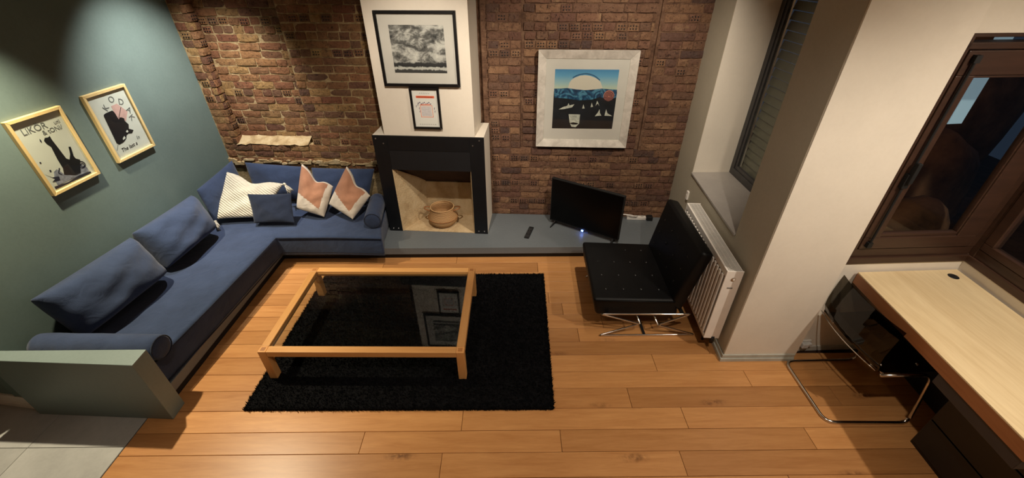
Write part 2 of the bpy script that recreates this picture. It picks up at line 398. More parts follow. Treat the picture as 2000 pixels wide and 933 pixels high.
# bricks ----------------------------------------------------
def brick_mesh(L, H, D, seed, holes=False):
    rnd = random.Random(seed); nx, nz = 5, 3; g = G(); vs = []
    for j in range(nz):
        for i in range(nx):
            x = -L/2 + L*i/(nx-1); z = -H/2 + H*j/(nz-1); edge = (i in (0, nx-1)) + (j in (0, nz-1))
            y = rnd.uniform(0, 0.004) + (0.0025 if edge == 1 else 0.006 if edge == 2 else 0)
            if edge: x += rnd.uniform(-0.004, 0.004); z += rnd.uniform(-0.003, 0.003)
            vs.append((x, y, z))
    fs = []
    for j in range(nz-1):
        for i in range(nx-1): a = j*nx+i; fs.append((a, a+1, a+nx+1, a+nx))
    ring = [i for i in range(nx)] + [j*nx+nx-1 for j in range(1, nz)] + [(nz-1)*nx+i for i in range(nx-2, -1, -1)] + [j*nx for j in range(nz-2, 0, -1)]
    o = len(vs)
    for k in ring: x, y, z = vs[k]; vs.append((x, D, z))
    n = len(ring)
    for k in range(n): fs.append((ring[(k+1)%n], ring[k], o+k, o+(k+1)%n))
    g.add(vs, fs)
    if holes:
        for hx in (-0.26, 0, 0.26):
            for hz in (-0.2, 0.2):
                g.box(hx*L-0.006, -0.0025, hz*H-0.005, hx*L+0.006, 0.004, hz*H+0.005, 1)
    me = bpy.data.meshes.new('brick'); me.from_pydata(g.v, [], g.f)
    me['mi'] = 1
    return me, g.mi
def brick_set(mat, L, H):
    out = []
    for s in range(7): out.append(brick_mesh(L, H, 0.05, s))
    res = []
    for me, mi in out:
        me.materials.append(mat); me.materials.append(M_['black'])
        for p, k in zip(me.polygons, mi): p.material_index = k; p.use_smooth = False
        res.append(me)
    return res
def header_set(mat, L, H):
    res = []
    for s in range(6):
        me, mi = brick_mesh(L, H, 0.05, 50+s, holes=s >= 3)
        me.materials.append(mat); me.materials.append(M_['black'])
        for p, k in zip(me.polygons, mi): p.material_index = k
        res.append(me)
    return res
CH = 0.080; BL = 0.232; HL = 0.113
def lay(parent, mat, x0, x1, z0, z1, depth, seed, headers=0.15, maxn=999, L=BL):
    """bricks in wall-local coordinates; front face at local y = -depth"""
    rnd = random.Random(seed); st = brick_set(mat, L-0.012, CH-0.012); hd = header_set(mat, HL-0.010, CH-0.012); n = 0
    z = z0; k = 0
    while z + CH*0.6 < z1:
        x = x0 + (0 if k % 2 == 0 else -L/2) + rnd.uniform(-0.02, 0.02)
        hrow = rnd.random() < headers
        while x < x1 - 0.03:
            w = HL if (hrow or rnd.random() < 0.10) else L
            a, b = max(x, x0), min(x+w, x1)
            if b - a > 0.03:
                me = rnd.choice(hd if w == HL else st)
                o = bpy.data.objects.new('brick', me); COL.objects.link(o); o.parent = parent
                o.location = ((a+b)/2, -depth + rnd.uniform(-0.007, 0.003), z + CH/2 + rnd.uniform(-0.003, 0.003))
                o.scale = ((b-a)/w, 1, rnd.uniform(0.94, 1.04)); o.rotation_euler = (rnd.uniform(-0.015, 0.015), rnd.uniform(-0.012, 0.012), rnd.uniform(-0.02, 0.02))
                n += 1
            x += w
        z += CH; k += 1
    return n
# left alcove: x -3.40..-1.2 ; niche x -3.22..-2.30 above z 1.0, 0.11 deep
ND = 0.12
wl = struct('wall_back_left', G().box(-3.45, 0.0095, 0, -1.2, 0.3, 1.0).box(-3.45, 0.0095, 1.0, -3.24, 0.3, ZC).box(-2.30, 0.0095, 1.0, -1.2, 0.3, ZC)
            .box(-3.24, ND+0.0095, 1.0, -2.30, 0.3, ZC), M_['mortar_left'], loc=(0, 4.525, 0), rotz=TH_B)
n1 = lay(wl, M_['brick_left'], -3.40, -1.30, 0.68, 1.0, 0, 1)
n2 = lay(wl, M_['brick_left'], -3.40, -3.212, 1.0, 2.68, 0, 2)
n3 = lay(wl, M_['brick_left'], -3.235, -2.30, 1.04, 2.68, -ND, 3)
n4 = lay(wl, M_['brick_left'], -2.30, -1.24, 1.0, 2.68, 0, 4, headers=0.22)
# niche reveal: brick ends facing the room centre
rv = header_set(M_['brick_left'], ND*0.98, CH-0.012)
z = 1.0
while z < 2.64:
    o = bpy.data.objects.new('brick', random.choice(rv)); COL.objects.link(o); o.parent = wl
    o.location = (-3.214+random.uniform(-0.008, 0.006), 0.058, z+CH/2); o.rotation_euler = (0, 0, R(90)); z += CH
# sloping plaster sill of the niche and crumbled plaster edge over the cushions
sg = G(); N = 16
top = []
for i in range(N+1):
    t = i/N; x = -3.23 + 0.87*t
    top.append((x, random.uniform(-0.016, 0.0), 1.0+random.uniform(-0.012, 0.008)))
bk = [(p[0], ND+0.02, 1.07+random.uniform(-0.006, 0.006)) for p in top]
bt = [(p[0], 0.03, 0.985) for p in top]
vs = top + bk + bt; fs = []
for i in range(N): fs += [(i, i+1, N+1+i+1, N+1+i), (2*(N+1)+i, 2*(N+1)+i+1, i+1, i)]
sg.add(vs, fs)
obj('niche_sill', sg, M_['plaster_old'], wl, label='pale crumbling plaster sill at the foot of the niche')
cg = G(); rr = random.Random(5)
for i in range(40):
    x = -3.40 + 2.06*i/39; w = rr.uniform(0.015, 0.07); h = rr.uniform(0.006, 0.03); zz = 0.785 + rr.uniform(-0.03, 0.02)
    pts = [(x-w, zz-h), (x+w*0.9, zz-h*rr.uniform(0.6, 1.1)), (x+w, zz+h*rr.uniform(0.2, 0.8)), (x, zz+h), (x-w, zz+h*rr.uniform(0.1, 0.7))]
    cg.poly(pts, -0.016-rr.uniform(0, 0.006), th=0.03)
obj('plaster_crust', cg, M_['plaster_old'], wl, kind='stuff', label='ragged strip of old plaster just above the sofa cushions')

# right alcove: x -0.30..1.91; centre panel set back, chase in the wall at x 1.45
wr = struct('wall_back_right', G().box(-0.36, 0.011, 0, 0.12, 0.3, ZC).box(0.12, 0.045, 1.0, 1.45, 0.3, ZC).box(0.12, 0.011, 0, 1.45, 0.3, 1.0)
            .box(1.45, 0.011, 0, 1.98, 0.3, ZC), M_['mortar_right'], loc=(0, 4.525, 0), rotz=TH_B)
zz0 = 0.13
m1 = lay(wr, M_['brick_right'], -0.22, 1.915, zz0, zz0+11*CH, 0, 11)
m2 = lay(wr, M_['brick_right'], -0.22, 0.125, zz0+11*CH, 2.68, 0, 12, headers=0.35)
m3 = lay(wr, M_['brick_right'], 0.145, 1.415, zz0+11*CH, 2.68, -0.028, 13, L=0.245)
m4 = lay(wr, M_['brick_right'], 1.47, 1.93, zz0+11*CH, 2.68, 0, 14, headers=0.3)
print('bricks', n1+n2+n3+n4, m1+m2+m3+m4)
# rough plaster strip where wall and chimney meet
sg = G(); rr = random.Random(9)
for i in range(60):
    z = 1.33 + 1.4*i/59; w = rr.uniform(0.02, 0.05)
    sg.poly([(-0.27, z-0.02), (-0.24+w*0.5, z-0.02), (-0.23+w*0.6*rr.random(), z+0.018), (-0.27, z+0.02)], -0.018-rr.uniform(0, 0.01), th=0.04)
for i in range(50):
    z = 0.16 + 1.15*i/49; w = rr.uniform(0.0, 0.02)
    sg.poly([(-0.27, z-0.014), (-0.205+w, z-0.014), (-0.205+w*rr.random(), z+0.013), (-0.27, z+0.014)], -0.012-rr.uniform(0, 0.006), th=0.03)
obj('plaster_edge', sg, M_['mortar_right'], wr, kind='stuff', label='crumbly plaster edge between brickwork and chimney breast')

# right wall (thick, with deep window recess) and the pillar end face
g = G()
def seg(y0, y1, z0, z1, x1=2.37):
    g.prism([(rx(y0), y0), (x1, y0), (x1, y1), (rx(y1), y1)], z0, z1)
seg(2.33, 2.76, 0, ZC); seg(2.76, 3.92, 0, 0.955); seg(3.92, 4.48, 0, ZC); seg(2.76, 3.92, 2.85, ZC)
struct('wall_right', g, M_['taupe'])
struct('wall_right_end', G().box(1.773, 2.318, 0, 2.37, 2.33, ZC), M_['cream'])
obj('sill', G().prism([(rx(2.765)-0.012, 2.765), (2.37, 2.765), (2.37, 3.915), (rx(3.915)-0.012, 3.915)], 0.957, 0.978), M_['sillstone'],
    label='pale stone sill of the deep narrow window', kind='structure', bevel=0.004)
# reveal of the far jamb, cream
struct('wall_right_reveal', G().prism([(rx(3.92)+0.001, 3.912), (2.30, 3.912), (2.30, 3.925), (rx(3.92)+0.001, 3.925)], 0.978, 2.85), M_['cream'])
# deep window: dark frame, pane, slatted shutter outside
w1 = struct('window_1', G().box(-0.59, 0, 0, 0.59, 0.05, 0.07).box(-0.59, 0, 1.80, 0.59, 0.05, 1.87).box(-0.59, 0, 0.07, -0.52, 0.05, 1.80).box(0.52, 0, 0.07, 0.59, 0.05, 1.80)
            .box(-0.52, 0.01, 0.07, -0.485, 0.04, 1.8).box(0.485, 0.01, 0.07, 0.52, 0.04, 1.8).box(-0.485, 0.01, 0.07, 0.485, 0.04, 0.105), m_plain('charcoal_window_frame', (58, 56, 56), 0.4), loc=(2.255, 3.335, 0.978), rotz=R(-90), bevel=0.003)
obj('pane', G().box(-0.485, 0.02, 0.105, 0.485, 0.026, 1.80), M_['glass'], w1)
shut = m_plain('olive_shutter', (96, 92, 72), 0.6)
for k in range(24):
    obj('slat', G().box(-0.52, -0.033, -0.004, 0.52, 0.033, 0.004, mat=Matrix.Rotation(R(74), 4, 'X')), shut, w1, (0, 0.085, 0.10+0.074*k))

# window recess wall on the right (bay)
bayw = lambda x: 2.42 + 0.03*(x-2.5)
g = G()
g.prism([(2.36, bayw(2.36)), (3.42, bayw(3.42)), (3.42, 2.62), (2.36, 2.62)], 0, 0.935)
g.prism([(2.36, bayw(2.36)), (3.42, bayw(3.42)), (3.42, 2.62), (2.36, 2.62)], 2.465, ZC)
g.prism([(2.36, bayw(2.36)), (2.44, bayw(2.44)), (2.44, 2.62), (2.36, 2.62)], 0.935, 2.465)
struct('wall_bay', g, M_['cream'])
bx = lambda y: 3.37 + 0.07*(y-2.45)
g = G()
g.prism([(bx(-1.6), -1.6), (bx(2.6)+0.15, -1.6), (bx(2.6)+0.15, 2.62), (bx(2.62), 2.62)], 0, 0.935)
g.prism([(bx(-1.6), -1.6), (bx(2.6)+0.15, -1.6), (bx(2.6)+0.15, 2.62), (bx(2.62), 2.62)], 2.465, ZC)
g.prism([(bx(-1.6), -1.6), (bx(-1.6)+0.3, -1.6), (bx(0.9)+0.15, 0.9), (bx(0.9), 0.9)], 0.935, 2.465)
struct('wall_bay_side', g, M_['cream'])

# brown timber window facing the camera
ab = math.atan(0.03)
w2 = thing('window_2', None, None, (2.44, bayw(2.44), 0), ab); w2['kind'] = 'structure'
DW = M_['dark_wood']
obj('window_frame', G().box(0, -0.012, 0.935, 0.93, 0.09, 0.99).box(0, 0.004, 0.99, 0.93, 0.09, 1.06).box(0, 0.0, 2.385, 0.93, 0.09, 2.42).box(0, 0.0, 2.445, 0.93, 0.09, 2.47)
    .box(0, 0.0, 1.06, 0.055, 0.09, 2.45).box(0.88, 0.0, 1.06, 0.93, 0.09, 2.45), DW, w2, bevel=0.004)
# sash
obj('sash', G().box(0.06, -0.005, 1.065, 0.875, 0.05, 1.16).box(0.06, -0.005, 2.25, 0.875, 0.05, 2.38).box(0.06, -0.005, 1.16, 0.17, 0.05, 2.25).box(0.735, -0.005, 1.16, 0.875, 0.05, 2.25)
    .box(0.17, 0.004, 1.16, 0.735, 0.045, 1.185).box(0.17, 0.004, 2.235, 0.735, 0.045, 2.25).box(0.17, 0.004, 1.185, 0.18, 0.045, 2.235).box(0.725, 0.004, 1.185, 0.735, 0.045, 2.235), DW, w2, bevel=0.005)
obj('pane', G().box(0.18, 0.025, 1.185, 0.725, 0.030, 2.235), M_['glass'], w2)
obj('pane', G().box(0.055, 0.04, 2.42, 0.88, 0.045, 2.445), M_['glass'], w2, label='narrow transom pane above the sash')
b = obj('bolt_rod', G().tube([(0.105, -0.02, 1.09), (0.105, -0.02, 2.36)], 0.008, 8).box(0.088, -0.03, 1.09, 0.122, -0.005, 1.13).box(0.088, -0.03, 2.32, 0.122, -0.005, 2.36), M_['black'], w2, label='long black window bolt down the left stile')
obj('handle', G().box(0.085, -0.035, 1.56, 0.125, -0.004, 1.66).box(0.092, -0.055, 1.60, 0.118, -0.03, 1.74), M_['black'], b, bevel=0.004)
# timber window in the side wall
w3 = thing('window_3', None, None, (bx(2.45), 2.45, 0), math.atan2(-1, -0.07)); w3['kind'] = 'structure'
obj('window_frame', G().box(0.0, -0.012, 0.935, 1.56, 0.09, 0.99).box(0.0, 0.004, 0.99, 1.56, 0.09, 1.06).box(0, 0, 2.385, 1.56, 0.09, 2.47).box(-0.03, 0, 0.99, 0.04, 0.09, 2.45).box(1.50, 0, 0.99, 1.56, 0.09, 2.45), DW, w3, bevel=0.004)
obj('sash', G().box(0.045, -0.005, 1.065, 1.5, 0.05, 1.12).box(0.045, -0.005, 2.28, 1.5, 0.05, 2.38).box(0.045, -0.005, 1.12, 0.115, 0.05, 2.28).box(1.40, -0.005, 1.12, 1.5, 0.05, 2.28), DW, w3, bevel=0.005)
obj('pane', G().box(0.115, 0.02, 1.12, 1.40, 0.026, 2.28), M_['glass'], w3)
# outside the window
tag(obj('lit_blind', G().box(-0.055, -0.01, 0, 0.055, 0.01, 0.66), M_['lit_pane'], loc=(3.06, 2.80, 1.85), rotz=0.1), 'pale blue lit strip of a blind outside, seen through the brown sash window', 'blind')
terra = m_plain('outdoor_brown', (112, 78, 52), 0.8, var=0.3, nscale=4)
def mound(name, c, sx, sy, sz, label, seed):
    rnd = random.Random(seed); bm = bmesh.new(); bmesh.ops.create_icosphere(bm, subdivisions=3, radius=1)
    for v in bm.verts:
        k = 1+0.08*math.sin(v.co.x*5+seed)+0.07*math.sin(v.co.z*6+seed*2)+rnd.uniform(-0.01, 0.01)
        v.co = Vector((v.co.x*sx*k, v.co.y*sy*k, (v.co.z if v.co.z > -0.5 else -0.5)*sz*k))
    me = bpy.data.meshes.new(name); bm.to_mesh(me); bm.free(); me.materials.append(terra)
    for p in me.polygons: p.use_smooth = True
    o = bpy.data.objects.new(name, me); COL.objects.link(o); o.location = c
    return tag(o, label, 'mound')
struct('ground_outside', G().box(2.4, 2.75, 0.3, 7.0, 7.0, 0.4), m_plain('outdoor_ground', (86, 66, 52), 0.9, var=0.2))
mound('brown_mound', (3.60, 3.15, 0.60), 0.42, 0.26, 0.42, 'lowest brown rounded shape outside, dim behind the bottom of the sash window', 1)
mound('brown_mound', (4.10, 3.75, 0.80), 0.50, 0.28, 0.66, 'middle brown rounded shape outside the sash window', 2)
mound('brown_mound', (4.70, 4.42, 1.2), 0.65, 0.33, 1.15, 'tallest brown shape outside, behind the other rounded shapes', 3)
d = bpy.data.lights.new('outside_fill', 'POINT'); d.energy = 5; d.color = (1, 0.6, 0.35); d.shadow_soft_size = 0.1  # unseen point light added to brighten what lies outside the windows
o = bpy.data.objects.new('outside_fill', d); COL.objects.link(o); o.location = (3.0, 3.1, 2.9)

# baseboards by the pillar
struct('baseboard_right', G().prism([(1.745, 2.30), (2.36, 2.30), (2.36, 2.32), (1.765, 2.32), (rx(4.2)-0.005, 4.2), (rx(4.2)-0.025, 4.2)], 0, 0.035)
       .prism([(1.757, 2.308), (2.36, 2.308), (2.36, 2.32), (1.765, 2.32), (rx(4.2)-0.003, 4.2), (rx(4.2)-0.014, 4.2)], 0.035, 0.07), M_['plinth'] if False else m_plain('pale_grey_skirting', (176, 176, 166), 0.45), bevel=0.002)
struct('baseboard_bay', G().prism([(2.38, bayw(2.38)-0.012), (3.36, bayw(3.36)-0.012), (3.36, bayw(3.36)), (2.38, bayw(2.38))], 0, 0.05), m_plain('pale_skirting', (190, 186, 176), 0.45))

# ------------------------------------------------------------ chimney breast
cc = (-0.834, 4.0905, 0)
ch = struct('wall_chimney', G()
    .box(-0.577, 0.012, 0.15, -0.43, 0.50, 1.31).box(0.43, 0.012, 0.15, 0.577, 0.46, 1.31).box(-0.43, 0.012, 0.93, 0.43, 0.08, 1.31)
    .box(-0.43, 0.08, 1.2, 0.43, 0.48, 1.31).box(-0.45, 0.012, 1.31, 0.485, 0.52, ZC), M_['cream'], loc=cc, rotz=TH_C, bevel=0.003)
# firebox lining
obj('firebox_lining', G().hexa([(-0.43, 0.0, 0.151), (-0.42, 0.012, 0.151), (-0.205, 0.42, 0.151), (-0.215, 0.43, 0.151)], [(-0.43, 0.0, 0.94), (-0.42, 0.012, 0.94), (-0.205, 0.42, 0.62), (-0.215, 0.43, 0.62)])
    .hexa([(0.42, 0.012, 0.151), (0.43, 0.0, 0.151), (0.345, 0.43, 0.151), (0.335, 0.42, 0.151)], [(0.42, 0.012, 0.94), (0.43, 0, 0.94), (0.345, 0.43, 0.62), (0.335, 0.42, 0.62)])
    .box(-0.22, 0.41, 0.151, 0.35, 0.43, 0.60).box(-0.42, 0.012, 0.1505, 0.42, 0.41, 0.156), M_['firebox'], ch, label='pale sandy limewashed firebox lining')
obj('firebox_throat', G().hexa([(-0.43, 0.04, 0.95), (0.43, 0.04, 0.95), (0.43, 0.05, 0.98), (-0.43, 0.05, 0.98)], [(-0.43, 0.43, 0.60), (0.43, 0.43, 0.60), (0.43, 0.44, 0.63), (-0.43, 0.44, 0.63)]), M_['soot'], ch, label='dark brown sooty slope above the firebox back')
fs_ = thing('fireplace_surround', 'black steel fireplace surround bolted on the cream chimney breast', 'fireplace', (cc[0], cc[1], 0), TH_C)
obj('post', G().box(-0.579, 0, 0.15, -0.427, 0.0115, 1.31), M_['black_steel'], fs_, bevel=0.003)
obj('post', G().box(0.427, 0, 0.15, 0.579, 0.0115, 1.31), M_['black_steel'], fs_, bevel=0.003)
obj('lintel', G().box(-0.427, 0, 1.15, 0.427, 0.0115, 1.31), M_['black_steel'], fs_, bevel=0.003)
obj('hood_panel', G().box(-0.427, 0.004, 0.93, 0.427, 0.011, 1.149), m_plain('hood_black', (20, 22, 26), 0.5), fs_, bevel=0.002)
for x, z in ((-0.545, 1.275), (-0.47, 1.225), (0.53, 1.275), (0.46, 1.22), (-0.535, 0.185), (-0.475, 0.185), (0.475, 0.185), (0.54, 0.185)):
    g = G().lathe([(0.0001, 0.005), (0.006, 0.004), (0.0085, 0.0)], n=10); g.v = [(v[0], -v[2], v[1]) for v in g.v]
    g.f = [tuple(reversed(f)) for f in g.f]
    obj('bolt', g, M_['steel_grey'], fs_, (x, 0, z))

# ------------------------------------------------------------ plinth (bench base + hearth ledge)
pl = thing('built_in_plinth', 'low slate-grey painted plinth running under the sofa and along the brick wall', 'ledge')
PB = M_['plinth']
obj('ledge_slab', G().prism([(-2.535, 3.775), (1.60, 3.775), (rx(4.35)-0.02, 4.39), (-3.4, 4.72), (-3.4, 3.775)], 0.062, 0.15), PB, pl, bevel=0.004)
obj('bench_slab', G().prism([(-3.50, 1.96), (-2.575, 1.96), (-2.535, 3.773), (-3.42, 3.773)], 0.062, 0.15), PB, pl, bevel=0.004)
obj('recessed_base', G().prism([(-2.55, 3.80), (1.55, 3.80), (1.6, 4.3), (-3.3, 4.6), (-3.4, 2.0), (-2.588, 2.0)], -0.001, 0.062), M_['black'], pl)  # painted black for the shade in the gap below the slab
ep = thing('bench_end_panel', 'thick grey-green painted end panel closing the near end of the sofa', 'panel')
obj('panel', G().prism([(-3.515, 1.872), (-2.485, 1.818), (-2.49, 1.955), (-3.51, 1.955)], 0, 0.6), M_['panel_paint'], ep, bevel=0.004)

# ------------------------------------------------------------ sofa mattress
def grid_solid(name, outline_fn, n, m): pass
def soft_block(pts, z0, z1, seed=0):
    """soft mattress slab with straight sides from a ccw outline"""
    g = G(); g.prism(pts, z0, z1); return g
sofa = thing('corner_sofa_seat', 'navy blue L-shaped seat mattress lying on the built-in plinth', 'sofa')
mo = [(-3.47, 1.965), (-2.60, 1.965), (-2.54, 2.6), (-2.50, 3.2), (-2.47, 3.665), (-1.9, 3.66), (-1.345, 3.63), (-1.42, 3.9), (-1.425, 4.02), (-1.47, 4.55), (-3.37, 4.68)]
obj('mattress', G().prism(mo, 0.152, 0.385), M_['navy'], sofa, bevel=0.03, seg=4, smooth=True)
# piping along the front top edge
pp = [(-2.595, 1.98, 0.372), (-2.537, 2.6, 0.373), (-2.495, 3.2, 0.372), (-2.467, 3.655, 0.372), (-1.9, 3.652, 0.373), (-1.35, 3.625, 0.372)]
obj('piping', G().tube(pp, 0.006, 6), M_['navy_dark'], sofa, smooth=True)
pp2 = [(p[0]+0.006, p[1]-0.004, 0.168) for p in pp]
obj('piping', G().tube(pp2, 0.006, 6), M_['navy_dark'], sofa, smooth=True)

def pillow(name, c00, c10, c11, c01, t, mats, label=None, n=18, sag=0.0, conc=0.05, seed=0, parent=None, puff=0.5, zone=None, group=None, cat='cushion', wr=0.006, crush=0.0, pb=2.4):
    """soft cushion between four corners (bottom-left, bottom-right, top-right, top-left as seen from the room)"""
    A, B, Cc, D = [Vector(c) for c in (c00, c10, c11, c01)]
    ctr = (A+B+Cc+D)/4
    nrm = (B-A+Cc-D).cross(D-A+Cc-B).normalized()
    rnd = random.Random(seed); ph = [rnd.uniform(0, 6.28) for _ in range(6)]
    g = G(); top = []; bot = []
    for j in range(n+1):
        for i in range(n+1):
            u = -1+2*i/n; v = -1+2*j/n
            # ease towards edges for tight corners
            uu = math.sin(u*math.pi/2)*0.35+u*0.65; vv = math.sin(v*math.pi/2)*0.35+v*0.65
            k = (1-conc*(1-vv*vv)*abs(uu)**1.5); l = (1-conc*(1-uu*uu)*abs(vv)**1.5)
            U = uu*k; V = vv*l
            P = (A*(1-U)*(1-V)+B*(1+U)*(1-V)+Cc*(1+U)*(1+V)+D*(1-U)*(1+V))/4
            if sag: P = P + ((A-D)+(B-Cc)).normalized()*sag*max(0, vv)**1.2*math.exp(-(uu/0.38)**2)
            prof = max(0.0, (1-abs(uu)**2.4)*(1-abs(vv)**(2.4 if vv > 0 else pb)))**puff
            w = wr*(math.sin(uu*5+vv*3+ph[0])+0.7*math.sin(vv*8-uu*4+ph[1])+0.5*math.sin(uu*11+ph[2])*math.sin(vv*9+ph[3]))*prof
            if crush: w -= crush*max(0, vv)*math.exp(-(uu/0.3)**2)*prof
            top.append(P+nrm*(t/2*prof+w)); bot.append(P-nrm*(t/2*prof))
    N = n+1
    vs = top+bot; fs = []; mi = []
    for j in range(n):
        for i in range(n):
            a = j*N+i
            fs.append((a, a+1, a+N+1, a+N)); mi.append(zone(-1+2*(i+.5)/n, -1+2*(j+.5)/n) if zone else 0)
            b = a+N*N; fs.append((b+N, b+N+1, b+1, b)); mi.append(0)
    for i in range(n):
        for (a, b) in ((i, i+1), ((n*N)+i+1, (n*N)+i)): fs.append((a, a+N*N, b+N*N, b)); mi.append(0)
        for (a, b) in ((i*N+n, (i+1)*N+n), ((i+1)*N, i*N)): fs.append((a, a+N*N, b+N*N, b)); mi.append(0)
    g.v = [tuple(p-ctr) for p in vs]; g.f = fs; g.mi = mi
    o = obj(name, g, mats, parent, tuple(ctr), smooth=True)
    bm = bmesh.new(); bm.from_mesh(o.data); bmesh.ops.remove_doubles(bm, verts=bm.verts, dist=0.0005); bmesh.ops.recalc_face_normals(bm, faces=bm.faces)
    bm.to_mesh(o.data); bm.free()
    q = o.modifiers.new('s', 'SUBSURF'); q.levels = 1; q.render_levels = 1
    if label: tag(o, label, cat, group)
    return o
NV = M_['navy']; BG = 'navy back cushions of the corner sofa'
pillow('back_cushion', (-3.24, 2.22, 0.42), (-3.13, 2.99, 0.44), (-3.32, 3.06, 0.80), (-3.38, 2.20, 0.83), 0.40, NV, 'large navy back cushion nearest the end panel, leaning on the grey-green wall', seed=1, group=BG, conc=0.02, puff=0.40, wr=0.009, pb=7.0)
pillow('back_cushion', (-3.16, 3.05, 0.44), (-3.12, 3.72, 0.44), (-3.30, 3.86, 0.79), (-3.34, 3.09, 0.81), 0.38, NV, 'middle navy back cushion on the grey-green wall, below the two posters', seed=2, group=BG, conc=0.02, puff=0.40, wr=0.009, pb=7.0)
pillow('back_cushion', (-3.20, 3.86, 0.43), (-3.18, 4.50, 0.43), (-3.26, 4.60, 0.86), (-3.30, 3.94, 0.80), 0.16, NV, 'navy back cushion in the corner, behind the ivory tasselled cushion', seed=3, group=BG, conc=0.03)
pillow('back_cushion', (-3.04, 4.44, 0.43), (-2.32, 4.38, 0.43), (-2.35, 4.52, 0.80), (-3.12, 4.58, 0.84), 0.16, NV, 'navy back cushion against the brick wall under the niche sill', seed=4, group=BG, conc=0.02)
pillow('back_cushion', (-2.30, 4.36, 0.43), (-1.66, 4.32, 0.43), (-1.55, 4.46, 0.80), (-2.33, 4.52, 0.79), 0.16, NV, 'navy back cushion against the brick wall next to the chimney, behind the tan cushions', seed=5, group=BG, conc=0.02)
# bolsters
def bolster(a, b, r, label):
    a, b = Vector(a), Vector(b); d = (b-a); L = d.length; d.normalize(); n = 22; prof = []
    pts = [a+d*L*t for t in (0, 0.004, 0.02, 0.05, 0.15, 0.3, 0.5, 0.7, 0.85, 0.95, 0.98, 0.996, 1)]
    rad = [0.35*r, 0.8*r, 0.97*r, r, 1.02*r, 0.99*r, 1.02*r, 1.0*r, 1.01*r, r, 0.97*r, 0.8*r, 0.35*r]
    t = thing('bolster', label, 'cushion', tuple(a))
    obj('cover', G().tube([p-a for p in pts], rad, 22), NV, t, smooth=True)
    ring = []
    up = Vector((0.3, 0.1, 1)).normalized(); s = d.cross(up).normalized(); w = s.cross(d)
    for k in range(24): ring.append((b-a) - d*0.006 + (s*math.cos(k*math.pi/12)+w*math.sin(k*math.pi/12))*r*0.93)
    obj('piping', G().tube(ring, 0.005, 6, closed=True), M_['navy_dark'], t, smooth=True)
bolster((-3.43, 2.10, 0.485), (-2.515, 2.075, 0.485), 0.092, 'long navy bolster lying behind the grey-green end panel')
bolster((-1.53, 4.28, 0.485), (-1.47, 3.80, 0.485), 0.09, 'navy bolster at the fireplace end of the sofa')

# ivory tasselled cushion
iv = thing('tassel_cushion', 'ivory crinkled cushion with corner tassels on the sofa corner', 'cushion', (-2.95, 4.2, 0.6))
def off(p): return tuple(Vector(p)-Vector((-2.95, 4.2, 0.6)))
pillow('cover', off((-3.22, 3.90, 0.455)), off((-2.72, 3.95, 0.45)), off((-2.55, 4.28, 0.70)), off((-3.18, 4.32, 0.84)), 0.14, M_['ivory'], seed=8, parent=iv, sag=0.07, wr=0.008, conc=0.03)
def tassel(p, d, parent, n=12, L=0.10):
    g = G(); rnd = random.Random(hash(p) % 99 if False else int(abs(p[0]*100)))
    d = Vector(d).normalized(); P = Vector(p)
    g.tube([P, P+d*0.025], [0.014, 0.018], 8)
    for k in range(n):
        q = Vector((rnd.uniform(-1, 1), rnd.uniform(-1, 1), rnd.uniform(-1, 1)))*0.32
        e = (d+q).normalized(); g.tube([P+d*0.02, P+d*0.03+e*L*0.5, P+d*0.03+e*L*0.95+Vector((0, 0, -0.015))], [0.008, 0.007, 0.004], 5)
    return obj('tassel', g, M_['ivory'], parent, smooth=True)
tassel(off((-3.20, 3.88, 0.45)), (0.7, -0.8, -0.12), iv)
tassel(off((-2.56, 4.28, 0.70)), (0.75, -0.5, -0.5), iv)
pillow('scatter_cushion', (-2.78, 3.86, 0.43), (-2.33, 3.86, 0.43), (-2.38, 4.07, 0.69), (-2.87, 4.06, 0.69), 0.09, M_['navy_dark'], 'small dark navy rectangular cushion in front of the ivory tasselled one', seed=9, conc=0.05)
zn = lambda u, v: 1 if (v > -0.40 - 0.28*u - 0.12*u*u and u < 0.60+0.08*v and v < 0.88 and u > -0.95) else 0
pillow('scatter_cushion', (-2.385, 4.06, 0.50), (-2.07, 4.00, 0.42), (-1.99, 4.24, 0.68), (-2.31, 4.32, 0.925), 0.17, [M_['linen_white'], M_['tan']], 'left of the two tan and off-white panelled cushions, beside the small navy one', seed=10, zone=zn, sag=0.07, crush=0.03, n=48, conc=0.0, group='tan and off-white cushions')
pillow('scatter_cushion', (-2.03, 4.10, 0.53), (-1.73, 3.93, 0.43), (-1.56, 4.14, 0.61), (-1.80, 4.28, 0.91), 0.17, [M_['linen_white'], M_['tan']], 'right of the two tan and off-white panelled cushions, against the fireplace-end bolster', seed=11, zone=zn, sag=0.05, crush=0.03, n=48, conc=0.0, group='tan and off-white cushions')

# ------------------------------------------------------------ pictures
def ring(w0, h0, w1, h1, y0, y1, bevel_in=0.0):
    """mitred frame: outer half sizes w0,h0; inner w1,h1; y0 front, y1 back; returns four bars"""
    out = []
    O = [(-w0, -h0), (w0, -h0), (w0, h0), (-w0, h0)]; I = [(-w1, -h1), (w1, -h1), (w1, h1), (-w1, h1)]
    for k in range(4):
        a, b, c, d = O[k], O[(k+1) % 4], I[(k+1) % 4], I[k]
        g = G().add([(a[0], y0, a[1]), (b[0], y0, b[1]), (c[0], y0+bevel_in, c[1]), (d[0], y0+bevel_in, d[1]), (a[0], y1, a[1]), (b[0], y1, b[1]), (c[0], y1, c[1]), (d[0], y1, d[1])],
                    [(0, 1, 2, 3), (7, 6, 5, 4), (1, 0, 4, 5), (2, 1, 5, 6), (3, 2, 6, 7), (0, 3, 7, 4)])
        out.append(g)
    return out
